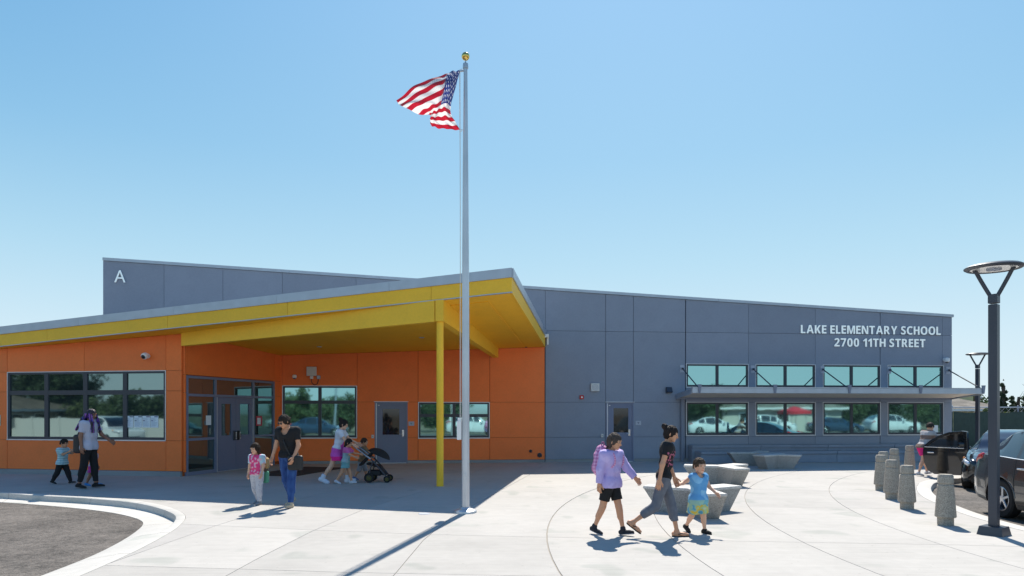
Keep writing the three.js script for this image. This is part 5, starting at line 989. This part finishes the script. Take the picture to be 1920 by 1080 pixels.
    [[.018, .043, .0052], [.006, .048, .0054], [-.006, .045, .0052], [-.018, .035, .0046]].forEach(([b, L, r]) => { b *= thumbUp; const p0 = at(.048, b, 0), p1 = at(.048 + L * .5 * Math.cos(cu * .6), b * 1.08, L * .5 * Math.sin(cu * .6)), p2 = at(.048 + L * .5 * Math.cos(cu * .6) + L * .5 * Math.cos(cu * 1.6), b * 1.1, L * .5 * Math.sin(cu * .6) + L * .5 * Math.sin(cu * 1.6)); fs.push(cap(p0, p1, h(r * 1.1), h(r)), cap(p1, p2, h(r), h(r * .8))); });
    fs.push(cap(at(.014, .017 * thumbUp, .004), at(.034, .034 * thumbUp, .012), h(.0070), h(.0060)), cap(at(.034, .034 * thumbUp, .012), at(.052, .038 * thumbUp, .018), h(.0058), h(.0048)));
    return build(blend(fs, h(.0045)), h(.0030) + .0006, plain);
  });
  part('body', merge([bodyG, headG, ...hands]), skinMat, o);
  // ---- clothes
  const g = p.g ?? .010, W = (f, a = .0045) => wrinkle(wrinkle(f, a * 1.3 * H / 1.6, 11 / H * 1.2), a * .7 * H / 1.6, 26 / H * 1.2);
  const vcol = (fn) => (x2, y2, z2) => fn(x2, y2, z2);
  const put = (name, f, c, parent = o) => { const v = typeof c === 'function'; return part(name, build(f, p.ccell ?? .010, v ? vcol(c) : undefined), v ? fabricV : c.isMaterial ? c : fabric(c), parent); };
  if (p.trousers) {
    const { c, to = 1, loose = .008 } = p.trousers, legs = [0, 1].map((i) => { const e = to <= .5 ? J.hip[i].clone().lerp(J.knee[i], to * 2) : J.knee[i].clone().lerp(J.ankle[i], (to - .5) * 2), dn = to <= .5 ? J.knee[i].clone().sub(J.hip[i]) : J.ankle[i].clone().sub(J.knee[i]); return cut(blend(leg(i, loose, p.trousers.flare ?? 1), k), [keepBelow(e, dn)]); });
    put('trousers', W(blend([...legs, cut(blend(torso(g * .8), k), [keepBelow(J.waist.clone().addScaledVector(up, h(p.trousers.rise ?? .02)), up)]), ], k * .8), .005), c);
  }
  if (p.skirt) { const { c, len, flare } = p.skirt, a = J.waist.clone(), m = J.pelvis.clone().addScaledVector(V(0, -1, 0), h(len * .5)), b = J.pelvis.clone().add(V(0, -h(len), h(p.skirt.fwd ?? 0))); put('skirt', W(cut(blend([cap(...side(J.pelvis, .044), h(.066) * t), cap(a, m, h(.055) * t + g, h(.08) * flare), cap(m.clone().addScaledVector(X, h(.03)), b.clone().addScaledVector(X, h(.04)), h(.075) * flare, h(.085) * flare), cap(m.clone().addScaledVector(X, -h(.03)), b.clone().addScaledVector(X, -h(.04)), h(.075) * flare, h(.085) * flare)], k), [keepBelow(b, V(0, -1, 0)), keepBelow(a.clone().addScaledVector(up, h(.01)), up)]), .008), c); }
  if (p.shirt) {
    const { c, sleeve = .6, hem = -.02, neck = .0, loose = .010 } = p.shirt, G2 = loose;
    const body2 = cut(blend([...torso(G2), ...J.sh.map((s2) => cap(J.neck.clone().addScaledVector(up, -h(.038)), s2, h(.034) * t + G2 * .8, h(.030) * t + G2 * .9)), ...(sleeve > .02 ? J.sh.map((q2) => ell(q2.clone().lerp(J.chest, .10), V(h(.031) * t + G2, h(.031) * t + G2, h(.031) * t + G2))) : []), ...(p.shirt.long ? [cap(...side(J.pelvis.clone().addScaledVector(up, -h(.03)), .042), h(.064) * t + G2 * 1.2)] : [])], k * 2.2), [keepBelow(J.pelvis.clone().addScaledVector(up, h(hem)), up.clone().negate()), keepBelow(J.neck.clone().addScaledVector(up, h(neck)), up)]);
    const scoop = p.shirt.scoop ? ell(J.neck.clone().addScaledVector(J.fw, h(.045)).addScaledVector(up, h(.0)), V(h(.055), h(p.shirt.scoop), h(.09)), J.q) : null;
    const bs = scoop ? Object.assign((x2, y2, z2) => Math.max(body2(x2, y2, z2), -scoop(x2, y2, z2)), { box: body2.box }) : body2;
    const sl = sleeve > .02 ? [0, 1].map((i) => { const e = sleeve <= .5 ? J.sh[i].clone().lerp(J.elbow[i], sleeve * 2) : J.elbow[i].clone().lerp(J.wrist[i], (sleeve - .5) * 2), dn = sleeve <= .5 ? J.elbow[i].clone().sub(J.sh[i]) : J.wrist[i].clone().sub(J.elbow[i]); return cut(blend(arm(i, G2 * .9), k), [keepBelow(e, dn)]); }) : [];
    put('shirt', W(blend([bs, ...sl], k * .7), .005), c);
  }
  if (p.shoes) {
    const s = p.shoes; for (const i of [0, 1]) {
      const g2 = s.g ?? .006, up2 = J.fdn[i].clone().negate(), f = cut(blend([...foot(i, g2), cap(J.ankle[i], J.ankle[i].clone().addScaledVector(up2, h(s.high ?? .0) + .004), J.an * .56 + g2)], .012), [keepBelow(J.ankle[i].clone().addScaledVector(up2, J.an * (s.collar ?? .35) + h(s.high ?? 0)), up2), keepBelow(J.ball[i].clone().addScaledVector(J.fdn[i], J.an * .36), J.fdn[i])]);
      const m = s.sandal ? part('shoe', new THREE.TubeGeometry(new THREE.CatmullRomCurve3([J.heel[i].clone().lerp(J.ball[i], .45).addScaledVector(X, J.an * .75), J.ball[i].clone().addScaledVector(up2, J.an * .42), J.ball[i].clone().lerp(J.toe[i], .4).addScaledVector(up2, J.an * .35), J.ball[i].clone().addScaledVector(up2, J.an * .42), J.heel[i].clone().lerp(J.ball[i], .45).addScaledVector(X, -J.an * .75)]), 24, .007, 6), fabric(s.c), o) : put('shoe', f, s.c);
      const so = blend([cap(J.heel[i], J.ball[i], J.an * .60 + g2, J.an * .56 + g2), cap(J.ball[i], J.toe[i], J.an * .56 + g2, J.an * .46 + g2)], .01), base = J.ball[i].clone().addScaledVector(J.fdn[i], J.an * (s.sandal ? .30 : .30));
      const sf = cut(so, [keepBelow(base, up2), keepBelow(base.clone().addScaledVector(J.fdn[i], s.sole ?? .012), J.fdn[i])]); part('sole', build(sf, .006), fabric(s.sc ?? [.6, .6, .58]), m);
    }
  }
  if (p.hair) {
    const hm = hairMat(p.hair), faceCut = ell(HV(0, -.17, .42), V(hd * .33, hd * .36, hd * .38), hq), cup = blend([ell(HV(0, .09, -.06), V(hd * .395, hd * .455, hd * .44), hq), ell(HV(0, -.08, -.20), V(hd * .35, hd * .36, hd * .30), hq)], hd * .05);
    const base = Object.assign((x2, y2, z2) => Math.max(cup(x2, y2, z2), -faceCut(x2, y2, z2), p.short ? -1 : -1), { box: cup.box });
    const lowCut = cut(base, [keepBelow(HV(0, p.short ? -.16 : -.38, -.2), V(0, -1, 0).applyQuaternion(hq).addScaledVector(V(0, 0, 1).applyQuaternion(hq), p.short ? .35 : .1))]);
    const extra = (p.locks ?? []).map(([a, b, ra, rb]) => cap(HV(...a), HV(...b), ra * hd, rb * hd));
    const all = blend([lowCut, ...extra], hd * .07), str = Object.assign((x2, y2, z2) => { const e = all(x2, y2, z2); if (e > .03) return e; tmp.set(x2, y2, z2).sub(J.head).applyQuaternion(qi); return e + hd * .034 * n3(tmp.x * 42 / hd * .2, tmp.y * 9 / hd * .2, tmp.z * 42 / hd * .2); }, { box: all.box });
    part('hair', build(str, Math.max(.006, hd * .032), p.hairColour ? (x2, y2, z2) => { tmp.set(x2, y2, z2).sub(J.head).applyQuaternion(qi).multiplyScalar(1 / hd); return p.hairColour(tmp.x, tmp.y, tmp.z); } : undefined), p.hairColour ? new THREE.MeshPhysicalMaterial({ vertexColors: true, roughness: .5 }) : hm, o);
  }
  o.userData.joints = undefined; delete o.userData.joints;
  o.updateMatrixWorld(); return { o, J, world: (v) => v.clone().applyMatrix4(o.matrixWorld), local: (wx, wy, wd) => V(wx, wy, -wd).applyMatrix4(o.matrixWorld.clone().invert()) };
}
const stripes = (a, b, w, ph = 0) => (x, y) => (Math.sin((y + ph) * 2 * Math.PI / w) > 0 ? a : b);
const blots = (list, s, o = 0) => (x, y, z) => { const n = n3(x * s + o, y * s, z * s) * .5 + .5; const i = Math.min(list.length - 1, Math.floor(n * list.length)); return list[i]; };
const RIGHT = Math.PI / 2;

// walking boy far left
const boy = person('boy in a pale striped T-shirt and black trousers, arms raised to his chin', -11.2, 17.0, RIGHT - .15, { H: 1.13, kid: .7, skin: 'tan', hair: [.02, .016, .013], short: true, lean: .06, head: { pitch: .15 }, cell: .012, ccell: .011,
  L: { hip: .42, knee: .12, foot: .12 }, R: { hip: -.34, knee: .22, foot: -.25 }, LA: { fwd: .95, out: .12, elbow: 1.15, in: -.25 }, RA: { fwd: .85, out: .10, elbow: 1.2, in: -.25 },
  trousers: { c: [.012, .012, .014], to: .97, loose: .012 }, shirt: { c: stripes([.50, .66, .70], [.27, .50, .55], .055), sleeve: .42, hem: -.03, loose: .018, long: true }, shoes: { c: [.02, .022, .024], sc: [.4, .4, .4], collar: .5 } });
// woman with coloured braids
const braids = []; { const r = rng(41); for (let i = 0; i < 18; i++) { const a = -2.3 + 4.6 * i / 17, x = .38 * Math.sin(a), z = -.38 * Math.cos(a), f = z > 0 ? .66 : -.80; braids.push([[x, .12, z * .9 - .03], [x * 1.3, -.55, z * 1.05 + f * .45], .085, .08], [[x * 1.3, -.55, z * 1.05 + f * .45], [x * 1.45 + .05 * (r() - .5), -1.4 - .25 * r(), z * .5 + f * 1.05], .08, .05]); } }
person('woman with long purple and blue braids in a pale T-shirt and black leggings', -9.95, 16.05, RIGHT - .10, { H: 1.82, skin: 'brown', build: 1.07, belly: 1.12, hair: [.02, .015, .02], lean: .05, head: { pitch: .12 }, cell: .014, ccell: .012,
  L: { hip: .13, knee: .06, foot: .06 }, R: { hip: -.10, knee: .14, foot: -.12 }, RA: { fwd: -.12, out: .16, elbow: .25 }, LA: { fwd: .42, out: .16, elbow: .55 }, locks: braids,
  hairColour: (x, y, z) => { const n = n2(x * 9 + z * 5, y * .6); return y > .12 || n < .12 ? [.022, .014, .026] : n < .34 ? [.06, .035, .42] : n < .55 ? [.18, .05, .42] : [.40, .10, .34]; },
  trousers: { c: [.012, .012, .014], to: .93, loose: .006 }, shirt: { c: [.50, .50, .60], sleeve: .34, hem: -.045, loose: .016, long: true }, shoes: { c: [.014, .014, .015], sc: [.3, .3, .3] } });
{ const o = thing('shoulder_bag', 'dark shoulder bag on the back of the woman with braids', 'bag', [-10.13, 1.05, -16.0], .1); part('bag', rbox(-.09, -.22, -.16, .09, .22, .16, .06, 4), fabric([.03, .028, .03], .6), o); part('strap', tube([V(0, .2, .1), V(.1, .42, .08), V(.22, .40, .02), V(.26, .30, -.02)], .014), fabric([.03, .028, .03], .6), o); }
person('small child with a pink skirt and blue shoes, hidden behind the woman with braids', -10.2, 16.62, RIGHT, { H: .98, kid: .85, skin: 'brown', hair: [.02, .016, .013], lean: .04, cell: .014, ccell: .012, L: { hip: .22, knee: .1, foot: .1 }, R: { hip: -.2, knee: .2, foot: -.15 }, skirt: { c: [.50, .05, .32], len: .13, flare: 1.1 }, shirt: { c: [.5, .42, .5], sleeve: .35, hem: .0 }, shoes: { c: [.04, .22, .55], sc: [.1, .3, .6] } });
// girl and woman in the middle, coming towards the camera
person('little girl with long dark hair, pink top and pale patterned trousers', -4.95, 13.25, -.25, { H: 1.17, kid: .62, skin: 'light', hair: [.035, .02, .013], lean: .03, head: { pitch: .18, yaw: -.2 }, L: { hip: .12, knee: .12, foot: .0 }, R: { hip: -.14, knee: .30, foot: -.28 }, LA: { fwd: .10, out: .22, elbow: .4 }, RA: { fwd: -.05, out: .24, elbow: .2 },
  locks: [[[.30, .1, -.05], [.38, -.62, .0], .13, .09], [[-.30, .1, -.05], [-.38, -.62, .0], .13, .09], [[.1, .1, -.25], [.14, -.75, -.22], .20, .14], [[-.1, .1, -.25], [-.14, -.75, -.22], .20, .14]],
  trousers: { c: blots([[.52, .50, .54], [.60, .58, .60], [.42, .41, .47]], 26), to: .98, loose: .013 }, shirt: { c: (x, y, z) => n3(x * 14, y * 14, z * 14) > .35 ? [.75, .45, .55] : (Math.abs(x) > .11 ? [.45, .62, .70] : [.74, .06, .22]), sleeve: .36, hem: .0, loose: .013 }, shoes: { c: [.22, .24, .28], sc: [.3, .3, .32] } });
{ const o = thing('backpack', 'small dark and tan backpack on the girl in the pink top', 'backpack', [-4.92, .78, -13.42], -.25); part('pouch', rbox(-.12, -.16, -.06, .13, .14, .07, .05, 4), fabric([.10, .07, .05], .8), o); part('flap', rbox(.06, -.10, -.05, .155, .12, .06, .04, 4), fabric([.45, .28, .12], .8), o); part('tied_jacket', rbox(-.15, -.38, -.05, .15, -.14, .04, .04, 4), fabric([.10, .34, .22], .9), o); }
const mum = person('woman in a black T-shirt and blue jeans looking down, dark glasses on', -4.22, 12.9, -.28, { H: 1.74, build: 1.06, skin: 'tan', hair: [.025, .018, .014], lean: .08, head: { pitch: .42, yaw: -.3 }, L: { hip: .16, knee: .08, foot: .12 }, R: { hip: -.16, knee: .34, foot: -.3 }, LA: { fwd: .06, out: .20, elbow: .45, in: -.1 }, RA: { fwd: .08, out: .16, elbow: .35 },
  locks: [[[0, .1, -.38], [0, -.05, -.55], .16, .13]], trousers: { c: (x, y, z) => { const n = n3(x * 12, y * 5, z * 12); return [.025 + .012 * n, .075 + .03 * n, .24 + .06 * n]; }, to: .97, loose: .008 }, shirt: { c: [.010, .010, .012], sleeve: .30, hem: .0, neck: .01, scoop: .085, loose: .010 }, shoes: { c: [.45, .38, .28], sc: [.55, .5, .45] } });
{ const o = thing('handbag', 'black bag at the hip of the woman in blue jeans', 'bag', [-4.03, .87, -12.70], -.2); part('bag', rbox(-.15, -.16, -.05, .15, .12, .05, .045, 4), fabric([.014, .014, .015], .5), o); part('strap', tube([V(-.10, .1, .0), V(-.22, .35, .01), V(-.30, .52, -.10), V(-.28, .56, -.24)], .011), fabric([.014, .014, .015], .5), o); }
{ const w = mum.J, hq = w.hq, hd = w.hd * w.H, o = thing('sunglasses', 'dark sunglasses of the woman in blue jeans', 'glasses', [0, 0, 0]); const c = mum.world(w.head.clone()); o.position.copy(c); o.quaternion.copy(mum.o.quaternion.clone().multiply(hq)); part('lenses', merge([-1, 1].map((s) => new THREE.SphereGeometry(.028, 14, 10).scale(1, .8, .35).translate(s * .035, .01, hd * .42))), M.black, o); part('temples', merge([-1, 1].map((s) => rod(V(s * .066, .015, hd * .38), V(s * hd * .37, .01, -.02), .003))), M.black, o); }
// group with the stroller
const teen = person('teenage girl in a white top and magenta skirt leaning on the stroller, big white shoes', -4.42, 17.25, RIGHT, { H: 1.62, kid: .15, skin: 'light', hair: [.02, .015, .013], lean: .22, head: { pitch: .1 }, cell: .013, ccell: .012, L: { hip: .42, knee: .18, foot: .12 }, R: { hip: -.30, knee: .30, foot: -.35 }, LA: { fwd: .72, out: .1, elbow: .35, in: .0 }, RA: { fwd: .66, out: .1, elbow: .4, in: .0 },
  locks: [[[0, .35, -.38], [0, .42, -.50], .20, .20]], skirt: { c: (x, y) => y < .68 ? [.80, .015, .24] : [.62, .09, .46], len: .155, flare: 1.12, fwd: .02 }, shirt: { c: [.66, .68, .76], sleeve: .30, hem: .03, loose: .014 }, shoes: { c: [.66, .70, .80], sc: [.62, .66, .74], g: .024, sole: .035, high: .05 } });
person('little girl with dark hair in a teal and grey top beside the stroller handle', -4.16, 17.05, RIGHT - .1, { H: 1.13, kid: .65, skin: 'tan', hair: [.022, .016, .014], lean: .14, head: { pitch: .1 }, cell: .013, ccell: .012, L: { hip: .35, knee: .15, foot: .1 }, R: { hip: -.28, knee: .3, foot: -.3 }, LA: { fwd: .9, out: .1, elbow: .5 }, RA: { fwd: .7, out: .12, elbow: .5 }, locks: [[[0, .0, -.3], [0, -.5, -.38], .22, .14]],
  skirt: { c: [.16, .36, .38], len: .12, flare: 1.0 }, shirt: { c: (x, y) => y > .78 ? [.55, .12, .35] : [.30, .42, .46], sleeve: .40, hem: -.02, loose: .014 }, shoes: { c: [.6, .62, .7] } });
person('small boy in a tan shirt on the far side of the stroller', -3.95, 18.0, RIGHT, { H: 1.10, kid: .7, skin: 'tan', hair: [.05, .03, .02], short: true, lean: .1, cell: .014, ccell: .012, L: { hip: .3, knee: .15, foot: .1 }, R: { hip: -.26, knee: .3, foot: -.3 }, LA: { fwd: .8, out: .1, elbow: .5 }, RA: { fwd: .6, out: .12, elbow: .4 }, trousers: { c: [.30, .30, .33], to: .6, loose: .014 }, shirt: { c: [.24, .15, .075], sleeve: .4, hem: -.03, loose: .016, long: true }, shoes: { c: [.10, .16, .35] } });
{ // stroller, pushed to the right
  const o = thing('stroller', 'black folding stroller with a small canopy pushed toward the single door', 'stroller', [-3.60, 0, -17.5], 0), bm = fabric([.014, .014, .016], .7);
  const wheel = (x, z, r) => { const w = part('wheel', new THREE.TorusGeometry(r * .76, r * .24, 10, 24), tyre, o); w.position.set(x, r, z); part('hub', merge([new THREE.CylinderGeometry(r * .62, r * .62, .02, 20).rotateX(Math.PI / 2), rod(V(0, 0, -.04), V(0, 0, .04), r * .2)]), std([.10, .09, .02], .6), w); };
  for (const s of [-1, 1]) { wheel(-.02, s * .23, .125); wheel(.43, s * .20, .09); part('side_frame', merge([tube([V(-.47, .96, s * .19), V(-.36, .90, s * .20), V(.0, .62, s * .21), V(.24, .36, s * .21), V(.43, .13, s * .20)], .019, 30, 8), tube([V(.08, .54, s * .21), V(.0, .30, s * .22), V(-.02, .12, s * .23)], .017, 12, 8)]), M.darkMetal, o); part('push_tube', rod(V(-.42, .93, s * .202), V(.02, .60, s * .212), .023), M.flashing, o); }
  part('handle', merge([rod(V(-.47, .96, -.20), V(-.47, .96, .20), .022), rod(V(.0, .30, -.22), V(.0, .30, .22), .012), rod(V(.43, .12, -.2), V(.43, .12, .2), .012)]), M.black, o);
  part('seat', merge([new RoundedBoxGeometry(.34, .05, .36, 3, .022).rotateZ(-.25).translate(.06, .44, 0), new RoundedBoxGeometry(.055, .52, .36, 3, .025).rotateZ(-.75).translate(.06, .62, 0).translate(-.16, .0, 0), new RoundedBoxGeometry(.05, .26, .32, 3, .022).rotateZ(.45).translate(.28, .30, 0)]), bm, o);
  part('footrest', new RoundedBoxGeometry(.10, .03, .30, 2, .012).translate(.36, .20, 0), bm, o);
  part('basket', new RoundedBoxGeometry(.34, .14, .34, 3, .04).translate(.10, .24, 0), bm, o);
  part('canopy', new THREE.SphereGeometry(.27, 28, 14, 0, Math.PI * 2, 0, Math.PI * .42).scale(1.15, .80, .85).rotateZ(-.42).translate(.17, .64, 0), new THREE.MeshStandardMaterial({ color: lin(.012, .012, .014), roughness: .8, side: THREE.DoubleSide }), o);
}
// three in front of the star bench
const lilac = person('girl in a lilac hoodie and black shorts carrying a pink backpack', 1.44, 9.98, RIGHT - .72, { H: 1.47, kid: .32, skin: 'tan', hair: [.075, .055, .045], lean: .05, twist: -.1, head: { pitch: .18, yaw: .3 }, L: { hip: .26, knee: .06, foot: .14 }, R: { hip: -.24, knee: .18, foot: -.22 }, LA: { fwd: .45, out: .30, elbow: .25, in: .25 }, RA: { fwd: -.18, out: .20, elbow: .15 },
  locks: [[[0, .1, -.32], [0, -.55, -.36], .17, .10], [[.28, .0, -.1], [.26, -.4, -.12], .10, .07], [[-.28, .0, -.1], [-.26, -.4, -.12], .10, .07]], trousers: { c: [.010, .010, .011], to: .34, loose: .012 }, shirt: { c: (x, y, z) => { const n = n3(x * 7, y * 7, z * 7); return n > .2 ? [.56, .46, .78] : [.50, .40, .72]; }, sleeve: .97, hem: -.035, loose: .024, long: true }, shoes: { c: [.022, .024, .034], sc: [.40, .42, .50], collar: .9, high: .012 } });
{ const c = lilac.world(lilac.J.chest.clone().addScaledVector(lilac.J.fw, -.185).add(V(0, -.03, 0))), o = thing('backpack', 'pink plaid backpack on the girl in the lilac hoodie', 'backpack', [c.x, c.y, c.z], RIGHT - .72);
  const W = 128, cv = document.createElement('canvas'); cv.width = cv.height = W; const x = cv.getContext('2d'); x.fillStyle = '#d996bd'; x.fillRect(0, 0, W, W); for (let i = 0; i < 4; i++) { x.fillStyle = 'rgba(150,80,135,.32)'; x.fillRect(i * 32, 0, 12, W); x.fillRect(0, i * 32, W, 12); x.fillStyle = 'rgba(245,220,238,.7)'; x.fillRect(i * 32 + 18, 0, 3, W); x.fillRect(0, i * 32 + 18, W, 3); } const t = new THREE.CanvasTexture(cv); t.colorSpace = THREE.SRGBColorSpace; t.wrapS = t.wrapT = THREE.RepeatWrapping; t.repeat.set(5, 5);
  const pm = new THREE.MeshStandardMaterial({ map: t, roughness: .85 }), f = blend([ell(V(0, -.03, 0), V(.165, .21, .10)), cap(V(0, .10, 0), V(0, .15, 0), .12, .09), ell(V(0, -.10, -.01), V(.175, .14, .105))], .04);
  part('bag', uvm(build(f, .012).toNonIndexed()), pm, o); part('pocket', uvm(build(blend([ell(V(0, -.10, -.085), V(.13, .09, .05))], .02), .012).toNonIndexed()), std([.36, .13, .26], .85), o); [-1, 1].forEach((s) => part('strap', tube([V(s * .10, .13, .07), V(s * .105, .172, .16), V(s * .11, .12, .275), V(s * .115, -.02, .30), V(s * .145, -.12, .18), V(s * .13, -.15, .06)], .014), pm, o)); part('top_loop', new THREE.TorusGeometry(.035, .008, 8, 16).translate(0, .245, .02), std([.36, .13, .26], .85), o); }
const HAND = [2.40, .76, 9.94];
const lady = person('woman in a black T-shirt and grey cropped jeans in flip flops, hair in a bun', 2.17, 9.78, RIGHT - .18, { H: 1.60, skin: 'tan', hair: [.022, .015, .013], lean: .13, head: { pitch: .15, yaw: -.15 }, L: { hip: .30, knee: .10, foot: .0 }, R: { hip: -.30, knee: .62, foot: -.62 }, RA: { fwd: -.30, out: .20, elbow: .12 }, LA: { to: toLocal(2.17, 9.78, RIGHT - .18, [2.37, .84, 9.96]) },
  locks: [[[0, .25, -.42], [0, .34, -.56], .19, .19]], trousers: { c: (x, y, z) => { const n = n3(x * 15, y * 9, z * 15); return [.135 + .02 * n, .145 + .02 * n, .175 + .02 * n]; }, to: .80, loose: .007 }, shirt: { c: (x, y, z) => (z > .03 && y > 1.0 && y < 1.24 && n3(x * 30, y * 18, z * 30) > .38) ? [.45, .12, .2] : [.010, .010, .012], sleeve: .24, hem: -.01, loose: .010 }, shoes: { sandal: true, c: [.02, .018, .018], sc: [.025, .022, .022], sole: .016 } });
const tot = person('toddler in a blue sleeveless top and tie dyed shorts holding the woman by the hand', 2.76, 10.12, .35, { H: 1.10, kid: .95, skin: 'light', hair: [.075, .05, .032], short: true, lean: .03, head: { pitch: .05 }, L: { hip: .12, knee: .05, foot: .05, out: .06 }, R: { hip: -.20, knee: .40, foot: -.35, out: .08 }, LA: { fwd: .25, out: .35, elbow: .7, in: .25 }, RA: { to: toLocal(2.76, 10.12, .35, [2.43, .73, 9.98]) },
  trousers: { c: blots([[.10, .36, .56], [.32, .52, .38], [.72, .50, .06], [.46, .60, .30], [.62, .62, .42]], 9, 3), to: .44, loose: .024, flare: 1.4 }, shirt: { c: (x, y, z) => { const n = n3(x * 6, y * 6, z * 6); return y < .50 ? (n > 0 ? [.16, .42, .52] : [.30, .52, .45]) : n > .3 ? [.24, .52, .78] : [.12, .36, .66]; }, sleeve: .0, hem: -.06, loose: .018, long: true, neck: .02, scoop: .05 }, shoes: { c: [.012, .012, .013], sc: [.02, .02, .02], g: .010 } });
// person at the open car door
person('person in a grey and brown top and pink shorts stepping to the open car door', 11.55, 19.2, RIGHT + .2, { H: 1.52, kid: .2, skin: 'light', hair: [.04, .03, .024], short: true, lean: .42, head: { pitch: -.1 }, cell: .013, ccell: .012, L: { hip: .42, knee: .2, foot: .1 }, R: { hip: -.22, knee: .18, foot: -.2 }, LA: { fwd: .9, out: .12, elbow: .3 }, RA: { fwd: .7, out: .15, elbow: .4 },
  trousers: { c: [.70, .02, .20], to: .30, loose: .016 }, shirt: { c: stripes([.42, .41, .42], [.20, .14, .12], .24, .06), sleeve: .95, hem: -.03, loose: .02, long: true }, shoes: { c: [.6, .6, .62] } });

renderer.render(scene, camera);
